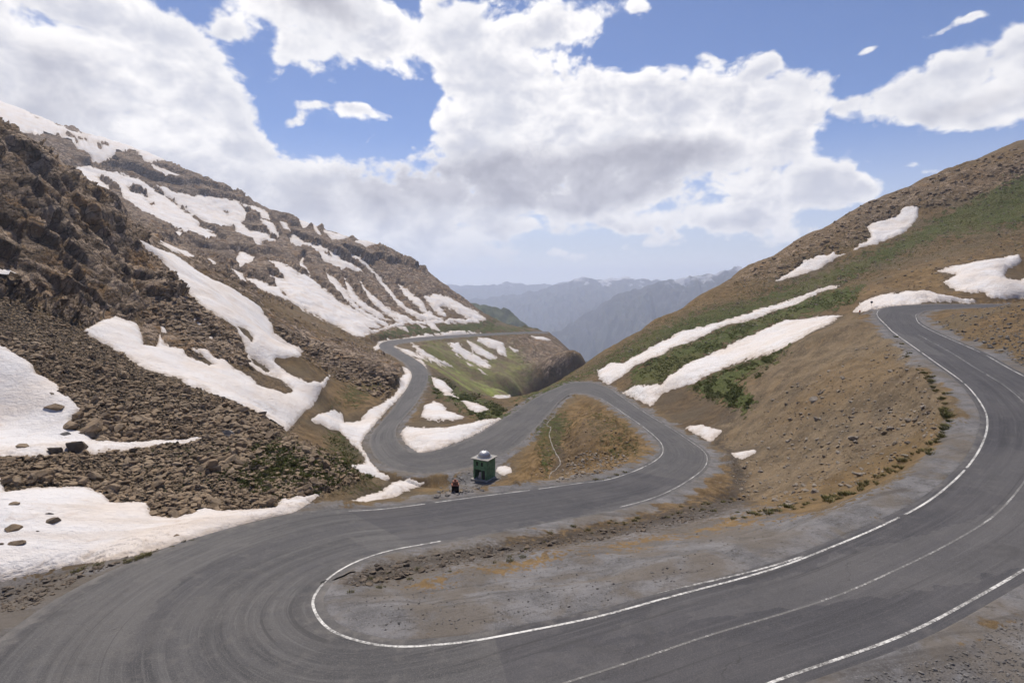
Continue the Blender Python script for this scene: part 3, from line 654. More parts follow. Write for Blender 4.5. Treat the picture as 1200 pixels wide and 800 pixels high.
def mat_asphalt():
    m, b, p, pos = new_mat('asphalt', .82, .3)
    uv = b.node('ShaderNodeUVMap', uv_map='road').outputs[0]
    x = b.node('ShaderNodeSeparateXYZ', i_Vector=uv)
    lat, along, wid = x.outputs[0], x.outputs[1], attr(b, 'rd')
    st1 = b.noise(b.vm('MULTIPLY', uv, (1.6, .05, 1)), 1, 6, .66, .3)
    st2 = b.noise(b.vm('MULTIPLY', uv, (5.5, .13, 1)), 1, 5, .7, .2)
    st3 = b.noise(b.vm('MULTIPLY', uv, (.45, .03, 1)), 1, 3, .5)
    big = b.noise(pos, .14, 5, .6); fine = b.noise(pos, 22, 3, .7); mid = b.noise(pos, 1.3, 6, .65)
    c = b.mix(b.ramp(st1, .24, .76), (.032, .0325, .037), (.086, .0855, .088))
    c = b.mix(b.m('MULTIPLY', b.ramp(st2, .5, .7), .34), c, (.19, .187, .185))
    c = b.mix(b.m('MULTIPLY', b.ramp(st2, .46, .32), .42), c, (.040, .040, .045))
    c = b.mix(b.m('MULTIPLY', b.ramp(big, .45, .62), .45), c, (.105, .101, .099))
    c = b.mix(b.m('MULTIPLY', b.ramp(st3, .5, .64), .5), c, (.055, .055, .062))
    c = b.mix(b.m('MULTIPLY', b.ramp(mid, .5, .72), .35), c, (.14, .133, .126))
    c = b.mix(b.m('MULTIPLY', b.ramp(fine, .5, .68), .5), c, (.17, .166, .16))
    tone_ = attr(b, 'wear')[0]
    c = b.mix(b.m('MULTIPLY', tone_, .8), c, b.mix(1.0, c, (.70, .705, .77), 'MULTIPLY'))
    pt = b.node('ShaderNodeTexVoronoi', i_Scale=1.0, i_Vector=b.vm('ADD', b.vm('MULTIPLY', uv, (.28, .07, 1)), b.vm('MULTIPLY', b.noise(pos, .5, 4, .6, out=1), (.5, .5, 0))))
    pc = b.node('ShaderNodeSeparateColor', i_Color=pt.outputs['Color'])
    c = b.mix(b.m('MULTIPLY', b.ramp(pc.outputs[0], .6, .95), .2), c, (.055, .055, .06))
    c = b.mix(b.m('MULTIPLY', b.ramp(pc.outputs[1], .65, .98), .2), c, (.17, .165, .16))
    sk = b.noise(b.vm('MULTIPLY', uv, (3.2, .02, 1)), 1, 3, .5, .6)
    c = b.mix(b.m('MULTIPLY', b.m('MULTIPLY', b.ramp(sk, .60, .66), b.ramp(big, .42, .58)), .5), c, (.03, .03, .032))
    stn = b.noise(pos, .42, 5, .65)
    c = b.mix(b.m('MULTIPLY', b.ramp(stn, .58, .72), .4), c, (.045, .044, .045))
    # dust and grit towards the edges
    dust = b.ramp(b.m('ADD', wid[0], b.m('MULTIPLY', b.m('SUBTRACT', mid, .5), .5)), .75, 1.05)
    c = b.mix(b.m('MULTIPLY', dust, .75), c, b.mix(mid, (.11, .102, .095), (.2, .188, .175)))
    c = b.mix(b.m('MULTIPLY', b.ramp(fine, .46, .3), .5), c, (.025, .025, .027))
    # hairline cracks
    ck = b.vor(b.vm('ADD', pos, b.vm('MULTIPLY', b.noise(pos, .6, 4, .6, out=1), (2.5, 2.5, 0))), .16, 'DISTANCE_TO_EDGE')
    c = b.mix(b.m('MULTIPLY', b.m('MULTIPLY', b.ramp(ck, .0035, .001), b.ramp(big, .52, .6)), .6), c, (.03, .03, .03))
    b.put(p.inputs['Base Color'], c)
    nr = b.bump(fine, .4, .012); nr = b.bump(mid, .3, .05, nr)
    b.put(p.inputs['Normal'], nr)
    return m

def mat_paint():
    m, b, p, pos = new_mat('road paint', .7, .3)
    n = b.noise(pos, 7, 5, .75); n2 = b.noise(pos, .5, 4, .6)
    w = attr(b, 'wear')[0]
    c = b.mix(b.ramp(b.m('ADD', b.m('ADD', n, b.m('MULTIPLY', n2, .6)), b.m('MULTIPLY', w, .55)), .72, 1.05), (.66, .66, .64), (.12, .118, .115))
    b.put(p.inputs['Base Color'], c); return m

def mat_stone(name, a, c2, c3, sc=1.0):
    m, b, p, pos = new_mat(name, .9, .25)
    oi = b.node('ShaderNodeObjectInfo').outputs['Random']
    n1 = b.noise(pos, 1.2 * sc, 6, .65, .5); n2 = b.noise(pos, 7 * sc, 5, .7)
    c = b.mix(b.ramp(n1, .35, .68), a, c2)
    c = b.mix(b.m('MULTIPLY', b.ramp(n2, .5, .7), .5), c, c3)
    at = attr(b, 'tone')[0]
    c = b.mix(b.m('MULTIPLY', at, .55), c, c3)
    c = b.mix(b.m('MULTIPLY', oi, .35), c, (.05, .042, .035))
    b.put(p.inputs['Base Color'], c)
    nr = b.bump(n2, .6, .06); nr = b.bump(n1, .5, .2, nr)
    b.put(p.inputs['Normal'], nr); return m

def mat_plain(name, col, rough=.6, metal=0, var=.25, sc=4, spec=.3):
    m, b, p, pos = new_mat(name, rough, spec)
    n = b.noise(pos, sc, 5, .65)
    b.put(p.inputs['Base Color'], b.mix(b.ramp(n, .3, .7), tuple(x * (1 - var) for x in col), tuple(min(1, x * (1 + var)) for x in col)))
    p.inputs['Metallic'].default_value = metal
    b.put(p.inputs['Normal'], b.bump(n, .2, .02))
    return m

def mat_range(name, base, snowline, snowamt, green):
    m, b, p, pos = new_mat(name, .95, .1)
    z = b.node('ShaderNodeSeparateXYZ', i_Vector=pos).outputs[2]
    nz = b.node('ShaderNodeSeparateXYZ', i_Vector=b.node('ShaderNodeNewGeometry').outputs['Normal']).outputs[2]
    n = b.noise(pos, .004, 8, .65, .4); n2 = b.noise(pos, .0009, 5, .6)
    c = b.mix(b.ramp(n, .35, .65), base, green)
    c = b.mix(b.m('MULTIPLY', b.ramp(n2, .4, .6), .5), c, tuple(x * .6 for x in base))
    sn = b.ramp(b.m('ADD', z, b.m('MULTIPLY', b.m('SUBTRACT', n, .5), 700.0)), snowline, snowline + 60)
    c = b.mix(b.m('MULTIPLY', sn, snowamt), c, (.78, .78, .8))
    b.put(p.inputs['Base Color'], c); return m
# ------------------------------------------------------------------ build: ground, snow, road
M = dict(ground=mat_ground(), snow=mat_snow(), asphalt=mat_asphalt(), paint=mat_paint())
me = mesh_from('ground', P3, GF)
vcol(me, 'mA', np.stack([mk['grass'], mk['rock'], mk['gravel'], mk['scree']], 1))
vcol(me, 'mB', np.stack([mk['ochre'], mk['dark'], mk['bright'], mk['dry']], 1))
tag(link('ground', me, M['ground']), kind='structure')

# snow: the same lattice lifted by the thickness of the pack, dipping under the ground at its edge
ZS = Z + dz
NZ3 = fbm2(X, Yw, 5.5, 3, .5, 66)
for (label, y0, y1, tk, poly, holes, group), (w, sm) in zip(SN, snow_fields):
    lim = .006 * R2[w] + .25
    keep = sm > -lim
    idx = np.full(NV, -1, np.int64); kw = w[keep]; idx[kw] = np.arange(len(kw))
    fa = GF[np.isin(GF[:, 0], kw)]
    fi = idx[fa]; fi = fi[(fi >= 0).all(1)]
    if len(fi) < 3: print('no snow for', label); continue
    s1 = sm[keep]
    rise = np.where(s1 > 0, tk * (1 - np.exp(-s1 / (tk * 1.8))), s1 * .9 - .02)
    rise = rise + np.where(s1 > 0, 1, 0) * NZ3[kw] * .22 * tk * sstep(s1, 0, tk * 3)
    vs = np.stack([P3[kw, 0] * 0 + X[kw], Yw[kw], ZS[kw] + rise], 1)
    far_rock = (R2[kw] >= 260)
    vs = np.where(far_rock[:, None], P3[kw] + np.stack([rise * 0, rise * 0, rise], 1), vs)
    # one connected sheet per patch: scraps that the noise cut off are dropped
    lab = np.arange(len(kw))
    for _ in range(3000):
        mn = lab[fi].min(1); new = lab.copy()
        for c_ in range(4): np.minimum.at(new, fi[:, c_], mn)
        new = new[new]
        if (new == lab).all(): break
        lab = new
    fl = lab[fi[:, 0]]; ul_, cn = np.unique(fl, return_counts=True)
    fi = fi[fl == ul_[cn.argmax()]]
    used = np.unique(fi); rem = np.full(len(kw), -1); rem[used] = np.arange(len(used))
    sm_ = mesh_from('snow_patch', vs[used], rem[fi]); e_ = np.exp(-np.maximum(s1[used], 0) / (.6 + .0045 * R2[kw][used])); vcol(sm_, 'edge', np.repeat(e_[:, None], 4, 1))
    o = link('snow_patch', sm_, M['snow'])
    tag(o, label, 'snow patch', group)

# the carriageway, as one ribbon over the levelled ground
def ribbon(k0, k1, a0, a1, lift, name, mat, parent=None, nlat=1, jitter=0, wear=0, kind=None, dash=None):
    """strip between lateral positions a0..a1 (metres left of the right edge line, callables or numbers) for road samples k0..k1"""
    ks = np.arange(k0, k1 + 1e-6, .25); k_ = np.clip(ks, 0, n - 1.001).astype(int); u = (ks - k_)[:, None]
    R_ = RR[k_] * (1 - u) + RR[k_+1] * u; L_ = LL[k_] * (1 - u) + LL[k_+1] * u
    v_ = RV[k_] * (1 - u[:, 0]) + RV[k_+1] * u[:, 0]
    wid = np.linalg.norm((L_ - R_)[:, :2], axis=1); dirn = (L_ - R_) / wid[:, None]
    A0 = a0(wid, v_) if callable(a0) else np.full(len(ks), float(a0)); A1 = a1(wid, v_) if callable(a1) else np.full(len(ks), float(a1))
    if jitter:
        A0 = A0 + fbm2(v_, v_ * 0 + 3.3, 2.3, 4, .6, 5) * jitter; A1 = A1 + fbm2(v_, v_ * 0 + 9.7, 2.3, 4, .6, 6) * jitter
    vs, uv, ed = [], [], []
    for j in range(nlat + 1):
        t = j / nlat; a = A0 * (1 - t) + A1 * t
        p = R_ + dirn * a[:, None]; p[:, 2] += lift
        vs.append(p); uv.append(np.stack([a - wid * .5, v_], 1)); ed.append(np.full(len(ks), abs(2 * t - 1)))
    m_ = len(ks); vs = np.concatenate(vs); uv = np.concatenate(uv); ed = np.concatenate(ed)
    fa = []
    for j in range(nlat):
        i = np.arange(m_ - 1)
        if dash is not None:
            on = dash(v_[:-1]); i = i[on]
        fa.append(np.stack([j * m_ + i, j * m_ + i + 1, (j + 1) * m_ + i + 1, (j + 1) * m_ + i], 1))
    fa = np.concatenate(fa)
    if len(fa) == 0: return None
    me = mesh_from(name, vs, fa)
    # face up
    N = np.cross(vs[fa[0][1]] - vs[fa[0][0]], vs[fa[0][2]] - vs[fa[0][0]])
    if N[2] < 0: me.flip_normals()
    ul = me.uv_layers.new(name='road'); li = np.empty(len(me.loops), np.int32); me.loops.foreach_get('vertex_index', li)
    ul.data.foreach_set('uv', uv[li].astype(np.float32).ravel())
    vcol(me, 'rd', np.stack([ed, ed, ed, ed], 1)); vcol(me, 'wear', np.full((len(vs), 4), wear))
    o = link(name, me, mat, parent)
    if kind:
        o['kind'] = kind; vv_ = np.tile(v_, nlat + 1); tn_ = 1 - ((vv_ > RV[sec_k(19.3)]) & (vv_ < RV[sec_k(28.6)])) - (vv_ > RV[sec_k(34)]) * .75
        me.color_attributes['wear'].data.foreach_set('color', np.repeat(np.clip(tn_, 0, 1), 4).astype(np.float32))
    return o
def sec_k(i): return int((i + 2) * 10)       # road sample of traced section i (two extra sections in front)
road = ribbon(0, n - 1, lambda w, v: -.95 + 0 * w, lambda w, v: w + np.where(v > RV[sec_k(17)], .9, 1.25), .03, 'road', M['asphalt'], nlat=10, jitter=.22, kind='structure')
def worn(sx, frac): return lambda v: fbm2(v, v * 0 + sx, 6.0, 3, .6, int(sx * 7)) > frac
K0 = sec_k(3)
lw = .125
ribbon(sec_k(2), int(sec_k(29)), 0, lw, .036, 'edge_line', M['paint'], road, wear=.12, dash=worn(1.1, -.62))
ribbon(sec_k(2), sec_k(19), lambda w, v: w - lw, lambda w, v: w, .036, 'edge_line', M['paint'], road, wear=.22, dash=worn(2.1, -.75))
ribbon(sec_k(5), sec_k(20.5), lambda w, v: w * .5 - .05, lambda w, v: w * .5 + .05, .036, 'centre_line', M['paint'], road, wear=.4, dash=worn(3.3, -.75))
ribbon(sec_k(15.5), sec_k(23.5), lambda w, v: -.12 - .62 * sstep(v, RV[sec_k(15)], RV[sec_k(19)]), lambda w, v: -.0 - .62 * sstep(v, RV[sec_k(15)], RV[sec_k(19)]), .036, 'edge_line', M['paint'], road, wear=.22, dash=worn(4.3, -.7))
ribbon(sec_k(28.6), sec_k(42), lambda w, v: w - lw, lambda w, v: w, .036, 'edge_line', M['paint'], road, wear=.22, dash=worn(5.3, -.55))
ribbon(sec_k(31.5), sec_k(42), 0, lw, .036, 'edge_line', M['paint'], road, wear=.3, dash=worn(6.3, -.5))
# ------------------------------------------------------------------ far ranges and the air
def azpix(px): d = ray(px, HOR); return math.atan2(d[0], d[1])
def mountain(name, crest, Yd, mat, front, back, rough, seed, bottom=-950, ny=150, spread=None):
    """a range: its crest traced as (px, py) at forward distance Yd, falling away to both sides, with ridged spurs"""
    c = pts(crest); cw = PY(c[:, 0], c[:, 1], Yd)
    xs = np.linspace(cw[0, 0], cw[-1, 0], 420); cz = np.interp(xs, cw[:, 0], cw[:, 2])
    tt = np.concatenate([-np.linspace(1, 0, ny)**1.3, np.linspace(0, 1, ny // 3)[1:]**1.3])
    Lf = spread or Yd * .35
    xg, tg = np.meshgrid(xs, tt, indexing='ij')
    yg = Yd + tg * np.where(tg < 0, Lf, Lf * .8)
    xg2 = xg * (yg / Yd)**.3
    drop = np.where(tg < 0, front, back) * np.abs(tg) * Lf
    spur = np.abs(fbm2(xg / (Yd * .055) + seed, yg / (Yd * .16), 1.0, 5, .55, seed)) 
    prof = sstep(np.abs(tg), 0, .12)
    zg = cz[:, None] - drop * (.75 + .5 * spur) - spur * rough * prof + fbm2(xg, yg, Yd * .02, 4, .5, seed + 3) * rough * .24
    zg = np.maximum(zg, bottom)
    me = mesh_from(name, np.stack([xg2.ravel(), yg.ravel(), zg.ravel()], 1), grid_faces(*xg.shape))
    return tag(link(name, me, mat), kind='structure')
def grid_faces(a, b_):
    i, j = np.meshgrid(np.arange(a - 1), np.arange(b_ - 1), indexing='ij'); v = (i * b_ + j).ravel()
    return np.stack([v, v + b_, v + b_ + 1, v + 1], 1)
mr = mat_range('far hills', (.08, .076, .078), 45, .7, (.062, .068, .06))
mountain('mountain', '330,330 470,333 520,333 545,334 567,335 590,332 607,331 625,333 643,333 670,330 760,328 900,330', 9800, mr, .30, .3, 150, 11)
mountain('mountain', '380,372 470,362 520,356 547,352 583,347 605,345 627,342 645,336 660,332 672,328 682,325 694,327 707,328 720,326 730,324 745,327 760,328 783,328 815,324 850,330 900,335 1000,340', 7200, mr, .36, .3, 130, 23)
mountain('mountain', '560,430 620,408 660,384 690,366 717,348 735,342 753,337 768,332 783,328 805,325 825,322 845,319 858,315 868,312 885,318 905,320 960,312 1050,300 1150,300', 4700, mat_range('near range', (.072, .069, .07), 70, .55, (.058, .064, .05)), .44, .3, 95, 37)
mountain('hill', '420,352 520,350 552,356 575,358 592,362 606,370 620,384 632,394 650,404 690,425 740,450', 1750, mat_range('green hill', (.10, .095, .05), 900, 0, (.07, .10, .03)), .42, .4, 34, 41, bottom=-700)
mountain('hill', '585,405 600,388 616,381 627,384 640,390 655,402 672,418 690,434', 760, mat_range('spur hill', (.12, .10, .05), 900, 0, (.09, .10, .035)), .5, .4, 9, 47, bottom=-400, spread=140)
# valley floor sheet out to the horizon
xs = np.linspace(-21000, 21000, 60); ys = np.linspace(900, 12800, 60)
xg, yg = np.meshgrid(xs, ys, indexing='ij')
tag(link('valley_floor', mesh_from('valley_floor', np.stack([xg.ravel(), yg.ravel(), xg.ravel() * 0 - 900 + fbm2(xg.ravel(), yg.ravel(), 3000, 3, .5, 77) * 60], 1), grid_faces(60, 60)), mr), kind='structure')
# the air
bm = bmesh.new(); bmesh.ops.create_cube(bm, size=1)
for v in bm.verts: v.co = Vector((v.co.x * 46000, v.co.y * 17000 + 4700, v.co.z * 1500 - 750 + 360))
hz = bpy.data.meshes.new('haze'); bm.to_mesh(hz); bm.free()
hm = bpy.data.materials.new('haze'); hm.use_nodes = True; t = hm.node_tree; t.nodes.remove(t.nodes['Principled BSDF'])
pvn = t.nodes.new('ShaderNodeVolumePrincipled'); pvn.inputs['Color'].default_value = (.72, .81, 1, 1); pvn.inputs['Density'].default_value = 1.6e-4; pvn.inputs['Anisotropy'].default_value = .35
t.links.new(pvn.outputs[0], t.nodes['Material Output'].inputs['Volume'])
tag(link('haze', hz, hm), kind='stuff')
# ------------------------------------------------------------------ finding the ground
G3 = P3.reshape(NT, NQ, 3); GE = G3[:, :, 2] / np.hypot(G3[:, :, 0], G3[:, :, 1])
ZSG = ZS.reshape(NT, NQ)
def hit(px, py):              # where the sight line of a photo pixel meets the ground
    d = ray(px, py); t_ = math.atan2(d[0], d[1]); s_ = d[2] / math.hypot(d[0], d[1])
    i = int(np.clip(np.searchsorted(th, t_), 1, NT - 1)); i = i if abs(th[i] - t_) < abs(th[i-1] - t_) else i - 1
    j = np.nonzero(GE[i, 60:] >= s_)[0]
    if len(j) == 0: return None
    j = j[0] + 60; e0, e1 = GE[i, j-1], GE[i, j]; u = (s_ - e0) / (e1 - e0 + 1e-9)
    return G3[i, j-1] * (1 - u) + G3[i, j] * u
def zat(x, y):
    t_ = math.atan2(x, y); q_ = math.log(math.hypot(x, y))
    i = int(np.clip(np.searchsorted(th, t_) - 1, 0, NT - 2)); j = int(np.clip(np.searchsorted(qs, q_) - 1, 0, NQ - 2))
    u = (t_ - th[i]) / (th[i+1] - th[i]); v = (q_ - qs[j]) / (qs[j+1] - qs[j])
    g = G3[:, :, 2]; return g[i, j]*(1-u)*(1-v) + g[i+1, j]*u*(1-v) + g[i, j+1]*(1-u)*v + g[i+1, j+1]*u*v
def in_poly(poly, x, y): return sdist(poly, np.array([x]), np.array([y]))[0] > 0

def bobj(name, bm, mat, parent=None, smooth=False):
    me = bpy.data.meshes.new(name)
    bmesh.ops.recalc_face_normals(bm, faces=bm.faces)
    bm.to_mesh(me); bm.free()
    for p in me.polygons: p.use_smooth = smooth
    return link(name, me, mat, parent)
def box(bm, x0, x1, y0, y1, z0, z1):
    r = bmesh.ops.create_cube(bm, size=1)
    for v in r['verts']: v.co = Vector((x0 + (v.co.x + .5) * (x1 - x0), y0 + (v.co.y + .5) * (y1 - y0), z0 + (v.co.z + .5) * (z1 - z0)))
    return r['verts']
def bevel(bm, w=.02, seg=1): bmesh.ops.bevel(bm, geom=bm.edges[:], offset=w, segments=seg, affect='EDGES', clamp_overlap=True)
def lathe(bm, prof, seg=28, cx=0, cy=0):
    rings = [[bm.verts.new((cx + r * math.cos(2*math.pi*k/seg), cy + r * math.sin(2*math.pi*k/seg), z)) for k in range(seg)] for r, z in prof]
    for a, c in zip(rings, rings[1:]):
        for k in range(seg): bm.faces.new((a[k], a[(k+1) % seg], c[(k+1) % seg], c[k]))
    bm.faces.new(rings[0][::-1]); bm.faces.new(rings[-1])
def empty(name, loc, rz=0, label=None, cat=None, group=None):
    o = bpy.data.objects.new(name, None); COL.objects.link(o); o.location = loc; o.rotation_euler = (0, 0, rz); o.empty_display_size = .3
    return tag(o, label, cat, group)

# ------------------------------------------------------------------ the green kiosk with its metal dome
mg = mat_plain('green render', (.10, .205, .115), .85, 0, .3, 2.5); mt = mat_plain('dome metal', (.40, .41, .43), .45, .7, .15, 3); mslab = mat_plain('roof slab', (.30, .295, .28), .9, 0, .3, 3)
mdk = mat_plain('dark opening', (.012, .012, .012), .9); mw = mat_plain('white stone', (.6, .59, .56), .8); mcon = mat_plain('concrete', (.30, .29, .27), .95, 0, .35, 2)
kp = hit(567, 562.5)
kz = zat(kp[0], kp[1] + 1.0) - .05
kiosk = empty('kiosk', (kp[0], kp[1] + 1.3, kz), math.radians(-29), 'small green kiosk with silver metal dome standing between the hairpin roads', 'kiosk')
hw_, wh, t_ = 1.25, 3.25, .16
bm = bmesh.new(); box(bm, -hw_ - .28, hw_ + .28, -hw_ - .45, hw_ + .28, -.9, .12); bevel(bm, .03); bobj('plinth', bm, mcon, kiosk)
bm = bmesh.new(); z0 = .12
# front wall (faces -y): wide opening below left, doorway below right, two windows above
for x0, x1, za, zb in ((-hw_, -hw_ + .24, z0, wh), (-hw_ + .24, hw_, 1.6, 2.2), (.22, .34, z0, 1.6), (hw_ - .38, hw_, z0, 1.6),
                       (-hw_ + .24, -.78, 2.2, 2.86), (-.42, .12, 2.2, 2.86), (.48, hw_, 2.2, 2.86), (-hw_ + .24, hw_, 2.86, wh)):
    box(bm, x0, x1, -hw_, -hw_ + t_, za, zb)
box(bm, hw_ - t_, hw_, -hw_ + t_, hw_, z0, wh); box(bm, -hw_, -hw_ + t_, -hw_ + t_, hw_, z0, wh); box(bm, -hw_ + t_, hw_ - t_, hw_ - t_, hw_, z0, wh)
bobj('wall', bm, mg, kiosk)
for x0, x1 in ((-.78, -.42), (.12, .48)):
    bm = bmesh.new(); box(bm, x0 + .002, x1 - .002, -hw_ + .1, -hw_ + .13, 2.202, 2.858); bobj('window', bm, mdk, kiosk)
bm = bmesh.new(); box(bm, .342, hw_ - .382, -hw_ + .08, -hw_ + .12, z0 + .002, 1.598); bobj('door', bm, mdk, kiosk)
bm = bmesh.new(); lathe(bm, [(.30, z0), (.34, z0 + .3), (.2, z0 + .42), (.24, z0 + .72), (.12, z0 + .92), (.02, z0 + .97)], 14, -.4, -.55); bobj('fountain', bm, mw, kiosk, True)
bm = bmesh.new(); box(bm, -hw_ - .34, hw_ + .34, -hw_ - .34, hw_ + .34, wh, wh + .13); bevel(bm, .025); roof = bobj('roof', bm, mslab, kiosk)
bm = bmesh.new(); lathe(bm, [(1.18, wh + .132), (1.18, wh + .20), (1.0, wh + .21), (.98, wh + .30)] + [(.98 * math.cos(a), wh + .30 + .86 * math.sin(a)) for a in np.linspace(.05, 1.45, 12)], 32)
dome = bobj('dome', bm, mt, kiosk, True)
bm = bmesh.new(); lathe(bm, [(.10, wh + 1.14), (.12, wh + 1.2), (.05, wh + 1.26), (.07, wh + 1.33), (.01, wh + 1.42)], 12); bobj('finial', bm, mt, dome, True)

# small dark stand with a reddish top, left of the kiosk
sp_ = hit(532.5, 578)
mred = mat_plain('rusty red', (.23, .095, .06), .85, 0, .5, 5); mblk = mat_plain('charred black', (.014, .012, .011), .8)
stand = empty('roadside_stand', (sp_[0], sp_[1] + .5, zat(sp_[0], sp_[1] + .5) - .05), math.radians(8), 'small dark roadside stand with a rusty red top left of the kiosk', 'stand')
stand.scale = (.66, .66, .72)
bm = bmesh.new(); box(bm, -.48, .48, -.4, .4, -.3, .95); bevel(bm, .04); bobj('body', bm, mblk, stand)
bm = bmesh.new(); box(bm, -.52, .52, -.44, .44, .953, 1.12); box(bm, -.36, .36, -.3, .3, 1.123, 1.5); box(bm, -.12, .16, -.16, .12, 1.503, 1.72); bevel(bm, .04); bobj('top', bm, mred, stand)
bm = bmesh.new(); box(bm, -.2, .2, -.43, -.402, .30, .62); bobj('hatch', bm, mat_plain('soot', (.03, .02, .018), .7), stand)

# the road sign and the red marker post at the top bend
mpole = mat_plain('galvanised pole', (.35, .35, .36), .5, .6); msign = mat_plain('dark sign face', (.03, .032, .04), .6); mrd = mat_plain('marker red', (.35, .04, .025), .6)
gp = hit(1021.5, 360.6)
sg = empty('road_sign', (gp[0], gp[1], gp[2] - .05), math.radians(-25), 'small dark round road sign on a thin pole before the humped snowbank', 'road sign')
bm = bmesh.new(); lathe(bm, [(.045, -.3), (.045, 1.75)], 10); bobj('pole', bm, mpole, sg, True)
bm = bmesh.new(); bmesh.ops.create_cone(bm, cap_ends=True, segments=24, radius1=.29, radius2=.29, depth=.03, matrix=Matrix.Translation((0, -.07, 1.5)) @ Matrix.Rotation(math.pi / 2, 4, 'X')); bobj('sign_plate', bm, msign, sg)
gp = hit(1007.3, 368.5)
mkp = empty('marker_post', (gp[0], gp[1], gp[2] - .05), 0, 'short red marker post at the outer edge of the top road bend', 'marker post')
bm = bmesh.new(); box(bm, -.07, .07, -.05, .05, -.3, .55); bevel(bm, .012); bobj('post', bm, mpole, mkp)
bm = bmesh.new(); box(bm, -.12, .12, -.075, .075, .55, .98); bevel(bm, .02); bobj('reflector_cap', bm, mrd, mkp)

# broken black kerb strip at the inside of the near hairpin
pl = [(366, 696), (371, 692.5), (377, 689), (379, 685), (383, 684), (388, 682.5), (394, 679), (402, 675.5), (409, 671.5), (416, 670)]
bm = bmesh.new(); prev = None
for k, (px, py) in enumerate(pl):
    p = hit(px, py); w_ = (.05, .06, .08, .20, .16, .09, .1, .08, .07, .03)[k]; h_ = (.04, .05, .07, .20, .12, .08, .07, .07, .05, .02)[k]
    zz = zat(p[0], p[1]) + .03
    r_ = [bm.verts.new((p[0] + dx * w_ * .4, p[1] + dy * w_, zz + h__)) for dx, dy, h__ in ((-1, -1, -.06), (-1, -.7, h_), (1, .7, h_ * .8), (1, 1, -.06))]
    if prev:
        for c_ in range(4): bm.faces.new((prev[c_], prev[(c_+1) % 4], r_[(c_+1) % 4], r_[c_]))
    else: bm.faces.new(r_)
    prev = r_
bm.faces.new(prev[::-1])
tag(bobj('broken_kerb', bm, mat_plain('tar', (.012, .012, .012), .75)), 'broken black kerb strip lying at the inside of the near hairpin', 'road debris')

# pale rill running down the ochre knoll
pl = [(650, 488), (645, 492), (641, 498), (645.5, 501), (644, 509), (645, 517), (648, 525), (655, 536), (656, 544), (651, 551), (644, 557), (637, 562)]
hp = [hit(*p) for p in pl]; hp = catmull(np.array([p for p in hp if p is not None]), 8)
vs = []; 
for k, p in enumerate(hp):
    tg = hp[min(k+1, len(hp)-1)] - hp[max(k-1, 0)]; nn = np.array([-tg[1], tg[0], 0]); nn /= np.linalg.norm(nn) + 1e-9
    w_ = .10 + .05 * math.sin(k * 1.7)
    for s_ in (-1, -.4, .4, 1):
        q_ = p + nn * w_ * s_; q_[2] = zat(q_[0], q_[1]) + (.10 if abs(s_) < .5 else -.05); vs.append(q_)
fa = [(4*k + c_, 4*k + c_ + 1, 4*k + c_ + 5, 4*k + c_ + 4) for k in range(len(hp) - 1) for c_ in range(3)]
tag(link('stream', mesh_from('stream', np.array(vs), fa), mat_plain('pale water worn grit', (.21, .195, .175), .6, 0, .5, 2)), kind='structure')
# ------------------------------------------------------------------ rocks
def rock_shape(sub, seed, flat=.7):
    r_ = random.Random(seed); bm = bmesh.new(); bmesh.ops.create_icosphere(bm, subdivisions=sub, radius=1)
    pl = []
    for _ in range(13):
        v = Vector((r_.gauss(0, 1), r_.gauss(0, 1), r_.gauss(0, 1))).normalized(); pl.append((v, r_.uniform(.36, .74)))
    for v in bm.verts:
        for nrm, d in pl:
            e = v.co.dot(nrm) - d
            if e > 0: v.co -= nrm * e
        v.co *= 1 + r_.uniform(-.03, .03)
        v.co.x *= 1.35; v.co.z *= flat
    vs = np.array([v.co[:] for v in bm.verts]); fs = np.array([[v.index for v in f.verts] for f in bm.faces]); bm.free()
    return vs / np.abs(vs[:, :2]).max(), fs
LOW = [rock_shape(2 if False else 1, 100 + k, .55 + .05 * (k % 6)) for k in range(16)]
HI = [rock_shape(3, 300 + k, .75 + .07 * (k % 5)) for k in range(14)]
MS = mat_stone('brown rock', (.13, .095, .06), (.29, .21, .135), (.37, .295, .21))
MD = mat_stone('dark rock', (.065, .055, .047), (.15, .125, .10), (.19, .145, .10))
MP = mat_stone('pale rock', (.24, .21, .175), (.40, .36, .31), (.20, .165, .125))
MG = mat_stone('grey rock', (.16, .155, .15), (.30, .29, .28), (.11, .105, .10))
HIM = {}
def hi_mesh(k, mat):
    if (k, mat.name) not in HIM:
        me = mesh_from('boulder', HI[k][0], HI[k][1], smooth=False); me.materials.append(mat); vcol(me, 'tone', np.full((len(HI[k][0]), 4), (k % 5) / 5)); HIM[(k, mat.name)] = me
    return HIM[(k, mat.name)]
def tilt(): return (random.uniform(-.3, .3), random.uniform(-.3, .3))
def boulder(p, size, mat, label, group=None, sink=.25, k=None, rz=None, sz=1, name='boulder', cat='boulder'):
    k = random.randrange(len(HI)) if k is None else k
    o = bpy.data.objects.new(name, hi_mesh(k, mat)); COL.objects.link(o)
    o.location = (p[0], p[1], p[2] + size * (.55 - sink) * sz * .55); o.scale = (size, size, size * sz)
    o.rotation_euler = (*tilt(), random.uniform(0, 6.28) if rz is None else rz)
    return tag(o, label, cat, group)
def snow_lift(px, py): return .35
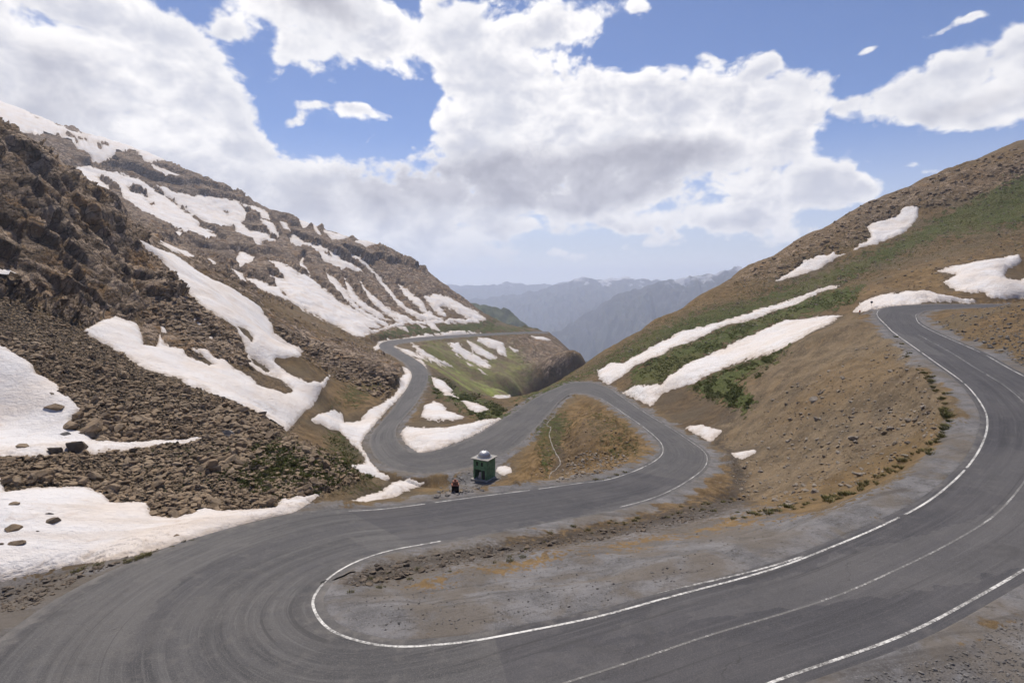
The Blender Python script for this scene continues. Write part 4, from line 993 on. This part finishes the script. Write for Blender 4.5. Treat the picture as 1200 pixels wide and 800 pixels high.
NB_ = [  # px, py (foot), width in pixels, height factor, material, label, on snow
 (82, 503, 27, 1.05, MS, 'large brown boulder at the snow edge of the scree fan', 0), (108, 504, 25, 1.2, MS, 'large brown boulder leaning behind the one at the snow edge', 0),
 (66, 482, 20, .75, MS, 'flat brown boulder lying alone on the left snow slope', 1), (62, 465.5, 9, .5, MD, 'sliver of dark rock on snow above the flat boulder', 1),
 (75, 513, 10, 1, MG, 'small grey rock on snow below the big brown boulders', 1), (29, 528, 15, .8, MS, 'small brown rock at the bottom of the left snow slope', 1),
 (270, 510, 18, 1, MG, 'pale grey block at the toe of the scree fan', 0), (18, 599, 12, 1.5, MS, 'upright brown boulder alone on the foreground snowfield', 1),
 (63, 618, 21, .9, MD, 'largest dark boulder on the foreground snowfield', 1), (56, 609, 10, .8, MD, 'small dark rock just above the largest dark boulder', 1),
 (15, 628, 15, .9, MS, 'slanted brown rock on the foreground snowfield', 1), (20, 645, 17, 1, MS, 'brown boulder low on the foreground snowfield', 1),
 (3, 647, 11, 1.2, MD, 'dark rock cut by the left picture edge on snow', 1), (44, 631, 5, 1.9, MD, 'thin upright dark stone on the foreground snowfield', 1),
 (953, 470, 10, 1.5, MP, 'round pale boulder alone high on the stony slope', 0), (927, 492, 8, 1.1, MP, 'small white stone left on the stony slope', 0),
 (957, 492, 9, .9, MP, 'flat white stone below the round pale boulder', 0), (1001, 515, 11, 1.2, MP, 'bright block low on the stony slope near the road', 0),
 (525, 579, 6, 1.4, MP, 'pale stone left of the dark roadside stand', 0), (540, 577, 5, 1.2, MP, 'pale stone right of the dark roadside stand', 0),
 (565, 575, 8, .8, MG, 'grey slab in front of the kiosk plinth', 0), (636, 478, 4, 1, MP, 'white stone near the top of the ochre knoll', 0),
 (50, 565, 26, 1.3, MS, 'biggest ochre boulder in the rubble mound', 0), (112, 562, 22, 1.2, MS, 'rounded brown boulder right of the biggest mound boulder', 0),
 (135, 574, 20, 1.1, MS, 'brown boulder at the lower edge of the rubble mound', 0), (95, 527, 24, 1.4, MD, 'dark jagged rock crowning the rubble mound beside the snow', 0),
 (68, 530, 16, 1.2, MD, 'dark rock at the left end of the mound crest', 0), (183, 571, 18, 1.2, MS, 'brown boulder in the middle of the mound front', 0),
 (203, 632, 13, 1, MS, 'lowest brown rock at the tip of the rubble mound', 0), (292, 634, 7, 1, MS, 'lone small brown stone on the gravel road verge', 0)]
for px, py, wpx, sz, mat, lab, on in NB_:
    p = hit(px, py)
    if p is None: continue
    r_ = np.linalg.norm(p); s_ = wpx * r_ / F / 2
    p = p + (.3 if on else 0) * np.array([0, 0, 1])
    boulder(p, s_, mat, lab, sink=.15, sz=sz * .8, rz=random.uniform(-.4, .4))
# scattered stones: (outline, count, smallest, largest, exponent, material, words, group)
SC = [
 ('0,346 60,370 100,389 200,447 300,480 345,501 300,517 200,514 115,520 75,505 96,480 70,462 60,447 40,430 20,416 0,406', 9000, .10, .85, 3.1, MS, 'angular brown rock in the scree fan between the two left snow slopes', 'rocks of the scree fan'),
 ('0,537 60,533 160,526 340,507 395,530 422,562 372,580 330,588 210,632 178,603 135,588 60,566 0,568', 8500, .09, .55, 2.8, MS, 'brown rock in the rubble mound between the two left snowfields', 'rocks of the rubble mound'),
 ('195,318 240,362 285,402 292,430 230,412 190,385 165,375', 700, .2, 1.2, 2.2, MS, 'broken brown rock on the slope left of the long forked snowfield', 'rocks left of the forked snowfield'),
 ('310,375 360,395 440,432 470,440 450,470 390,442 360,414 322,392', 700, .25, 1.5, 2.2, MS, 'broken brown rock on the slope right of the long forked snowfield', 'rocks right of the forked snowfield'),
 ('900,470 1000,410 1050,400 1105,470 1095,515 1000,575 900,600 868,585 850,545 870,500', 1400, .06, .42, 2.4, MP, 'pale stone on the stony slope below the upper road', 'pale stones on the stony slope'),
 ('900,470 1000,410 1050,400 1105,470 1095,515 1000,575 900,600 868,585 850,545 870,500', 900, .05, .28, 2.5, MS, 'brown stone on the stony slope below the upper road', 'brown stones on the stony slope'),
 ('660,545 690,525 740,535 730,545 690,558 650,566', 260, .1, .34, 2.2, MP, 'pale stone at the foot of the ochre knoll', 'pale stones at the ochre knoll'),
 ('620,560 650,500 690,475 740,510 750,535 690,555', 420, .08, .35, 2.3, MS, 'brown stone on the ochre knoll', 'brown stones on the ochre knoll'),
 ('405,735 385,700 420,662 520,645 640,650 860,590 950,602 800,690 600,728 470,745', 1500, .02, .09, 2.6, MG, 'grey pebble on the gravel island', 'pebbles on the gravel island'),
 ('400,690 430,665 520,648 640,630 760,608 870,583 840,604 700,634 560,656 440,685', 900, .06, .34, 2.3, MD, 'dark clod in the ditch beside the middle road', 'dark clods in the ditch'),
 ('0,690 90,668 240,628 330,608 300,624 200,655 100,690 0,722', 900, .04, .22, 2.4, MD, 'dark stone on the left road verge', 'dark stones on the left verge'),
 ('1090,375 1200,345 1200,430 1150,402 1105,385', 700, .06, .4, 2.4, MG, 'grey stone on the mound right of the top bend', 'grey stones right of the top bend'),
 ('1000,800 1110,765 1200,720 1200,800', 600, .02, .09, 2.4, MG, 'grey pebble on the near right verge', 'pebbles on the near right verge'),
 ('850,335 930,283 1000,245 1100,205 1200,170 1200,215 1080,250 1000,290 900,332', 900, .3, 1.5, 2.4, MS, 'brown rock on the skyline slope of the right hill', 'rocks on the right skyline'),
 ('640,458 760,378 860,332 1000,262 1200,215 1200,300 1110,318 1000,345 900,380 700,440', 1500, .14, .6, 2.5, MP, 'pale stone on the green right hillside', 'pale stones on the right hillside'),
 ('1005,345 1100,310 1200,270 1200,300 1100,318 1140,346 1050,342', 400, .1, .5, 2.5, MS, 'brown stone on the ochre slope above the top bend', 'stones on the ochre slope'),
 ('500,592 525,562 560,545 585,562 560,575', 260, .06, .3, 2.3, MG, 'grey stone in the stony clearing by the kiosk', 'stones by the kiosk'),
]
cand = []
for poly_s, cnt, s0_, s1__, ex, mat, lab, grp_ in SC:
    poly = pts(poly_s); lo, hi_ = poly.min(0), poly.max(0)
    c_ = rng.uniform(lo, hi_, (cnt * 5, 2)); c_ = c_[sdist(poly, c_[:, 0], c_[:, 1]) > 0][:cnt]
    for px, py in c_:
        p = hit(px, py)
        if p is None: continue
        u = rng.uniform(); s_ = (s0_**(1-ex) + u * (s1__**(1-ex) - s0_**(1-ex)))**(1/(1-ex))
        if grp_ == 'rocks of the scree fan': s_ *= np.clip(.55 + (py - 345) / 170 * .75 + .35 * float(noise2(np.array([p[0] / 7]), np.array([p[1] / 9]), 3)[0]), .4, 1.5)
        if grp_ == 'rocks of the rubble mound': s_ *= np.clip(1 + .7 * float(noise2(np.array([p[0] / 5]), np.array([p[1] / 5]), 4)[0]), .45, 1.6)
        i = int(np.clip(np.searchsorted(th, math.atan2(p[0], p[1])), 0, NT-1)); j = int(np.clip(np.searchsorted(qs, math.log(math.hypot(p[0], p[1]))), 0, NQ-1))
        if (SMASK[i*NQ + j] > -.2 and (SMASK[i*NQ + j] > .7 or rng.uniform() > .22)) or RD[i*NQ + j] < .9: continue
        cand.append((s_ * F / np.linalg.norm(p), s_, p, mat, lab, grp_))
cand.sort(key=lambda c: -c[0])
for vis, s_, p, mat, lab, grp_ in cand[:265]:
    boulder(p, s_, mat, lab, grp_, sz=random.uniform(.7, 1.15), name='rock', cat='rock')
rest = {}
for c_ in cand[265:]: rest.setdefault(c_[3].name, []).append(c_)
for nm, cs in rest.items():
    vv, ff_, tn = [], [], []; o_ = 0
    for vis, s_, p, mat, lab, grp_ in cs:
        vs, fs = LOW[int(rng.integers(len(LOW)))]
        a, e1, e2 = rng.uniform(0, 6.28), rng.uniform(-.35, .35), rng.uniform(-.35, .35)
        Rm = np.array(Matrix.Rotation(a, 3, 'Z') @ Matrix.Rotation(e1, 3, 'X') @ Matrix.Rotation(e2, 3, 'Y'))
        vv.append(vs @ Rm.T * s_ * np.array([1, 1, rng.uniform(.7, 1.2)]) + p + np.array([0, 0, s_ * .16])); ff_.append(fs + o_); o_ += len(vs)
        tn.append(np.full((len(vs), 4), np.clip(rng.uniform(-.2, .8) + .5 * float(noise2(np.array([p[0] / 9]), np.array([p[1] / 9]), 6)[0]), 0, 1)))
    me = mesh_from('loose_stones', np.concatenate(vv), np.concatenate(ff_), smooth=False); vcol(me, 'tone', np.concatenate(tn))
    tag(link('loose_stones', me, cs[0][3]), kind='stuff')

# ------------------------------------------------------------------ grass
def mat_grass(name, a, c2):
    m, b, p, pos = new_mat(name, .8, .15)
    t = attr(b, 'tone')[0]; n_ = b.noise(pos, .22, 5, .6)
    b.put(p.inputs['Base Color'], b.mix(b.m('ADD', b.m('MULTIPLY', t, .6), b.m('MULTIPLY', b.m('SUBTRACT', n_, .4), 1.2)), a, c2)); return m
MGR = mat_grass('grass blades', (.05, .072, .018), (.30, .25, .115))
MGD = mat_grass('hillside grass', (.065, .095, .02), (.23, .225, .08))
def blades(nb, rad, h, w, r_):
    vv, ff_ = [], []
    for k in range(nb):
        a = r_.uniform(0, 6.28); q_ = rad * math.sqrt(r_.random()); bx, by = q_ * math.cos(a), q_ * math.sin(a)
        d = r_.uniform(0, 6.28); ln = h * r_.uniform(.5, 1.1); lean = r_.uniform(.15, .75) * ln + q_ * .4
        ox, oy = math.cos(d + 1.57) * w, math.sin(d + 1.57) * w; ca, sa = math.cos(a), math.sin(a)
        i = len(vv); vv += [(bx - ox, by - oy, -.05), (bx + ox, by + oy, -.05), (bx + ca * lean * .4 + ox * .7, by + sa * lean * .4 + oy * .7, ln * .6), (bx + ca * lean * .4 - ox * .7, by + sa * lean * .4 - oy * .7, ln * .6), (bx + ca * lean, by + sa * lean, ln)]
        ff_ += [(i, i + 1, i + 2), (i, i + 2, i + 3), (i + 3, i + 2, i + 4)]
    return np.array(vv), np.array(ff_)
tufts = []
for k in range(6):
    vs, fs = blades(90, .34, .34, .022, random.Random(k)); me = mesh_from('grass_tuft', vs, fs, False); me.materials.append(MGR); vcol(me, 'tone', np.repeat(np.random.default_rng(k).uniform(0, 1, (len(vs) // 5, 1)), 5, 0) * np.ones((1, 4))); tufts.append(me)
VL = [((1048, 392), (1085, 440), 9, 4, .8), ((1075, 430), (1108, 468), 14, 4, 1.1), ((1106, 466), (1112, 500), 16, 3, 1.2), ((1110, 500), (1088, 530), 14, 4, 1.0), ((1080, 530), (1010, 572), 22, 5, .9), ((1015, 570), (960, 590), 18, 4, 1.0), ((960, 588), (860, 606), 20, 4, .8), ((690, 566), (800, 540), 20, 3, .7), ((600, 585), (690, 567), 14, 2, .6), ((640, 630), (860, 588), 22, 6, .7), ((90, 672), (250, 628), 16, 4, .6), ((400, 690), (640, 640), 12, 8, .5)]
names = ['on the gravel verge of the right upper road', 'beside the ochre knoll verge', 'along the ditch of the middle road', 'on the left road verge']
for k, (a, c_, cnt, jit, sc_) in enumerate(VL):
    ni = 0 if k < 7 else 1 if k < 9 else 2 if k in (9, 11) else 3
    for q_ in range(int(cnt * 1.35)):
        u = random.random(); p = hit(a[0] + (c_[0] - a[0]) * u + random.uniform(-jit, jit), a[1] + (c_[1] - a[1]) * u + random.uniform(-jit, jit))
        if p is None: continue
        o = bpy.data.objects.new('grass_tuft', tufts[random.randrange(6)]); COL.objects.link(o); o.location = p; o.rotation_euler = (0, 0, random.uniform(0, 6.28)); s_ = sc_ * random.uniform(.25, .8); o.scale = (s_ * 1.3, s_ * 1.3, s_)
        tag(o, 'small green grass tuft ' + names[ni], 'grass tuft', 'grass tufts ' + names[ni])
GS = [('600,470 700,427 760,390 800,372 900,345 1000,308 1060,277 1200,203 1200,232 1100,282 1000,327 940,352 860,379 780,404 740,424 700,436 640,462', 5200, .24),
      ('744,432 850,386 960,347 1010,336 1000,351 920,377 850,406 790,437 772,452 742,450', 4200, .26), ('808,452 860,432 922,407 904,427 862,448 884,470 872,481 840,466', 2200, .22),
      ('640,458 760,378 860,332 1000,262 1100,240 1200,230 1200,270 1100,302 1000,338 900,378 700,440', 1600, .26), ('505,442 530,450 600,484 618,470 592,492 562,490 537,473 514,460', 700, .5),
      ('300,522 350,517 405,540 395,570 330,585 280,570 250,545', 1500, .24), ('385,500 425,530 438,562 402,560', 260, .3)]
vv, ff_, tn = [], [], []; o_ = 0
CL = [blades(14, .42, .42, .07, random.Random(50 + k)) for k in range(12)]
for poly_s, cnt, sc_ in GS:
    poly = pts(poly_s); lo, hi_ = poly.min(0), poly.max(0)
    c_ = rng.uniform(lo, hi_, (cnt * 6, 2)); c_ = c_[sdist(poly, c_[:, 0], c_[:, 1]) + noise2(c_[:, 0] / 14, c_[:, 1] / 9, 5) * 14 > 0]
    c_ = c_[noise2(c_[:, 0] / 22, c_[:, 1] / 12, 8) + .5 * noise2(c_[:, 0] / 6, c_[:, 1] / 4, 9) > -.25][:cnt]
    for px, py in c_:
        p = hit(px, py)
        if p is None: continue
        i = int(np.clip(np.searchsorted(th, math.atan2(p[0], p[1])), 0, NT-1)); j = int(np.clip(np.searchsorted(qs, math.log(math.hypot(p[0], p[1]))), 0, NQ-1))
        if SMASK[i*NQ + j] > 0 or RD[i*NQ + j] < 2: continue
        vs, fs = CL[int(rng.integers(12))]; s_ = sc_ * rng.uniform(.6, 1.6); a = rng.uniform(0, 6.28); ca, sa = math.cos(a), math.sin(a)
        vv.append(np.stack([vs[:, 0]*ca - vs[:, 1]*sa, vs[:, 0]*sa + vs[:, 1]*ca, vs[:, 2]], 1) * s_ * 1.5 + p); ff_.append(fs + o_); o_ += len(vs); tn.append(np.full((len(vs), 4), rng.uniform(0, 1)))
me = mesh_from('hillside_grass', np.concatenate(vv), np.concatenate(ff_), False); vcol(me, 'tone', np.concatenate(tn))
tag(link('hillside_grass', me, MGD), kind='stuff')
SKY_TINT = (.80, .86, 1.06); CLOUD_GAIN = 8.8; EXPO = .17
# ------------------------------------------------------------------ camera, light, sky
scn = bpy.context.scene
cam = bpy.data.cameras.new('camera'); co = bpy.data.objects.new('camera', cam); COL.objects.link(co); scn.camera = co
cam.sensor_width = 36; cam.lens = 36 * F / 1200; cam.clip_start = .1; cam.clip_end = 60000
co.rotation_euler = (math.pi / 2 - PITCH, 0, 0)
SUN_AZ, SUN_EL = math.radians(-15), math.radians(62)
sun = bpy.data.lights.new('sun', 'SUN'); so = bpy.data.objects.new('sun', sun); COL.objects.link(so)
sun.energy = 4.4; sun.angle = math.radians(2.5); sun.color = (1, .90, .77)
sd = Vector((math.sin(SUN_AZ) * math.cos(SUN_EL), math.cos(SUN_AZ) * math.cos(SUN_EL), math.sin(SUN_EL)))
so.rotation_euler = sd.to_track_quat('Z', 'Y').to_euler()
wd = bpy.data.worlds.new('World'); scn.world = wd; wd.use_nodes = True
b = NB(wd.node_tree); bg = wd.node_tree.nodes['Background']
sky = b.node('ShaderNodeTexSky', sky_type='NISHITA', sun_disc=False, sun_elevation=SUN_EL, sun_rotation=SUN_AZ, altitude=2800, air_density=1.0, dust_density=1.5, ozone_density=1.5)
# banks of cumulus by bearing and height in the sky: x, y, half width, half height (in 1/666 of the distance), weight
BL = """
-60 60 200 130 1.15;50 10 130 50 1;120 110 135 76 1.15;205 165 100 66 1.1;290 222 110 50 1.05;390 246 120 36 .95;40 150 160 90 1;440 285 170 40 .85;215 60 40 30 .6
368 14 74 46 1.1;430 40 50 38 .95;345 62 26 20 .8;265 40 22 9 .6;412 126 46 12 1;352 142 30 9 .6;570 46 62 56 1.05;505 30 24 40 .6;690 10 44 22 .8;650 36 40 18 .7;545 105 40 44 .95;742 10 18 14 .6
640 128 90 44 1.12;700 92 30 16 .6;768 112 58 32 1;880 116 66 42 1.2;940 140 34 36 1;600 194 90 58 1.1;740 190 150 46 1.15;860 165 80 32 .95;690 225 140 22 .8;545 226 70 30 .85
1085 108 66 32 1.1;1160 88 76 38 1.15;1200 116 60 30 .9;1020 120 30 14 .62;1012 53 22 7 .72;1090 32 30 8 .56;1125 20 18 6 .5;1098 196 40 8 .6;1060 187 18 6 .5;905 66 16 9 .6;825 66 16 7 .52;880 78 12 8 .5
932 232 60 25 1.05;985 222 34 18 .85;862 258 52 15 .9;735 262 66 11 .58;600 268 60 9 .45;800 284 90 9 .45;950 278 60 11 .5;640 296 110 8 .35;420 286 70 12 .5
1320 100 120 60 1;-270 150 200 160 1;1420 250 200 90 .8;600 -170 480 110 .7;150 -220 300 130 .9;1080 -230 250 80 .6
"""
# where the banks turn their grey under side to us
GR = """
665 203 140 30 .85;800 182 80 20 .62;560 220 90 26 .45;690 230 150 12 .5;370 10 44 24 .75;330 235 110 36 .3;60 70 90 60 .3;30 150 120 60 .35;420 250 80 24 .28;640 270 60 12 .35;745 272 60 10 .35;1120 125 60 14 .35;1180 110 40 14 .3;870 268 40 10 .3;480 215 60 26 .35
"""
def azel(px, py):
    d = ray(px, py); return math.degrees(math.atan2(d[0], d[1])), math.degrees(math.atan2(d[2], math.hypot(d[0], d[1])))
def blob_group(name, table, kexp):
    """sum of soft ellipses; the running sum rides in z so that the nodes are worked one after another"""
    g = bpy.data.node_groups.new(name, 'ShaderNodeTree')
    g.interface.new_socket('P', in_out='INPUT', socket_type='NodeSocketVector')
    g.interface.new_socket('S', in_out='OUTPUT', socket_type='NodeSocketFloat')
    gb = NB(g); gi = g.nodes.new('NodeGroupInput'); go = g.nodes.new('NodeGroupOutput')
    C = gi.outputs[0]
    for px, py, rx, ry, wt in parse(table):
        a, e = azel(px, py); ra = (azel(px + rx, py)[0] - azel(px - rx, py)[0]) / 2 / kexp; re_ = (azel(px, py - ry)[1] - azel(px, py + ry)[1]) / 2 / kexp
        q_ = g.nodes.new('ShaderNodeVectorMath'); q_.operation = 'MULTIPLY_ADD'
        gb.put(q_.inputs[0], C); q_.inputs[1].default_value = (1 / ra, 1 / re_, 0); q_.inputs[2].default_value = (-a / ra, -e / re_, 0)
        v_ = gb.m('POWER', .3679, gb.vm('DOT_PRODUCT', q_.outputs[0], q_.outputs[0]))
        c_ = g.nodes.new('ShaderNodeVectorMath'); c_.operation = 'MULTIPLY_ADD'
        gb.put(c_.inputs[0], gb.node('ShaderNodeCombineXYZ', i_Z=v_).outputs[0]); c_.inputs[1].default_value = (0, 0, wt); gb.put(c_.inputs[2], C); C = c_.outputs[0]
    gb.put(go.inputs[0], gb.node('ShaderNodeSeparateXYZ', i_Vector=C).outputs[2]); return g
g1 = blob_group('cloud banks', BL, .949); g3 = blob_group('cloud undersides', GR, .894)
g2 = bpy.data.node_groups.new('cloud billows', 'ShaderNodeTree')
g2.interface.new_socket('P', in_out='INPUT', socket_type='NodeSocketVector')
g2.interface.new_socket('N', in_out='OUTPUT', socket_type='NodeSocketFloat')
hb = NB(g2); hi = g2.nodes.new('NodeGroupInput'); ho = g2.nodes.new('NodeGroupOutput')
Pn = hb.vm('MULTIPLY', hi.outputs[0], (1, 1.45, 1))
wv = hb.noise(Pn, .3, 2, .5, out=1, noise_dimensions='2D')
f1 = hb.noise(Pn, .17, 8, .58, .2, noise_dimensions='2D')
vo = hb.node('ShaderNodeTexVoronoi', feature='F1', voronoi_dimensions='2D', i_Vector=hb.vm('ADD', Pn, hb.vm('MULTIPLY', wv, (1.8, 1.8, 0))), i_Scale=.27)
vo.inputs['Detail'].default_value = 2; vo.inputs['Roughness'].default_value = .5; vo.inputs['Lacunarity'].default_value = 2.3; vo.normalize = True
hb.put(ho.inputs[0], hb.m('ADD', hb.m('MULTIPLY', hb.m('SUBTRACT', f1, .5), 1.5), hb.m('MULTIPLY', hb.m('SUBTRACT', .36, vo.outputs['Distance']), 1.0)))
dirv = b.node('ShaderNodeTexCoord').outputs['Generated']
xyz = b.node('ShaderNodeSeparateXYZ', i_Vector=dirv)
az = b.m('MULTIPLY', b.m('ARCTAN2', xyz.outputs[0], xyz.outputs[1]), 57.2958)
el = b.m('MULTIPLY', b.m('ARCSINE', xyz.outputs[2]), 57.2958)
pv = b.node('ShaderNodeCombineXYZ', i_X=az, i_Y=el).outputs[0]
def grp(g_, v):
    n_ = b.n.new('ShaderNodeGroup'); n_.node_tree = g_; b.put(n_.inputs[0], v); return n_.outputs[0]
w1 = b.noise(pv, .11, 3, .55, out=1, noise_dimensions='2D')
pw = b.vm('MULTIPLY', b.vm('ADD', pv, b.vm('MULTIPLY', b.vm('SUBTRACT', w1, (.5, .5, .5)), (6, 4, 0))), (1, 1, 0))
pu = b.vm('ADD', pv, (-.3, .7, 0))
s0 = grp(g1, pw); na = grp(g2, pv); nb_ = grp(g2, pu); ag = grp(g3, pw)
dd = b.m('ADD', b.m('SUBTRACT', b.m('MINIMUM', s0, 1.1), .55), na)
cover = b.ramp(dd, -.05, .27)
slope = b.m('SUBTRACT', na, nb_)
rim = b.m('SUBTRACT', .55, dd)                      # thin rims glow, the thick middle is shaded
lit = b.ramp(b.m('ADD', b.m('MULTIPLY', slope, .7), b.m('MULTIPLY', rim, .55)), -.34, .30)
big = b.noise(pv, .075, 3, .5, noise_dimensions='2D')
grey = b.m('MULTIPLY', b.ramp(b.m('ADD', ag, b.m('MULTIPLY', na, .25)), .08, .9), b.ramp(dd, .02, .45))
cc = b.mix(lit, (.63, .645, .73), (1.14, 1.11, 1.09))
cc = b.mix(b.m('MULTIPLY', b.ramp(big, .42, .6), .35), cc, (.68, .70, .775))
cc = b.mix(b.m('MULTIPLY', grey, .92), cc, b.mix(lit, (.375, .375, .44), (.62, .615, .675)))
# veil of bright air low down
skyc = b.vm('MULTIPLY', sky.outputs[0], SKY_TINT)
veil = b.ramp(el, 15, 0)
skyc = b.mix(b.m('MULTIPLY', veil, .8), skyc, (6.8, 7.0, 7.3))
skyc = b.mix(b.m('MULTIPLY', b.ramp(el, 4, 0), .85), skyc, (11.5, 11.6, 11.8))
cl = b.vm('MULTIPLY', cc, (CLOUD_GAIN,) * 3)
fin = b.mix(b.m('MULTIPLY', cover, b.ramp(el, -1, 6, .3, 1)), skyc, cl)
b.put(bg.inputs['Color'], fin); bg.inputs['Strength'].default_value = .1
wd.cycles.sampling_method = 'MANUAL'; wd.cycles.sample_map_resolution = 512
vs_ = scn.view_settings; vs_.view_transform = 'Standard'; vs_.look = 'None'; vs_.gamma = 1; vs_.exposure = EXPO
scn.cycles.use_denoising = True
scn.cycles.max_bounces = 4; scn.cycles.diffuse_bounces = 2; scn.cycles.glossy_bounces = 1; scn.cycles.transmission_bounces = 1; scn.cycles.volume_bounces = 2; scn.cycles.transparent_max_bounces = 4
scn.cycles.adaptive_threshold = .035
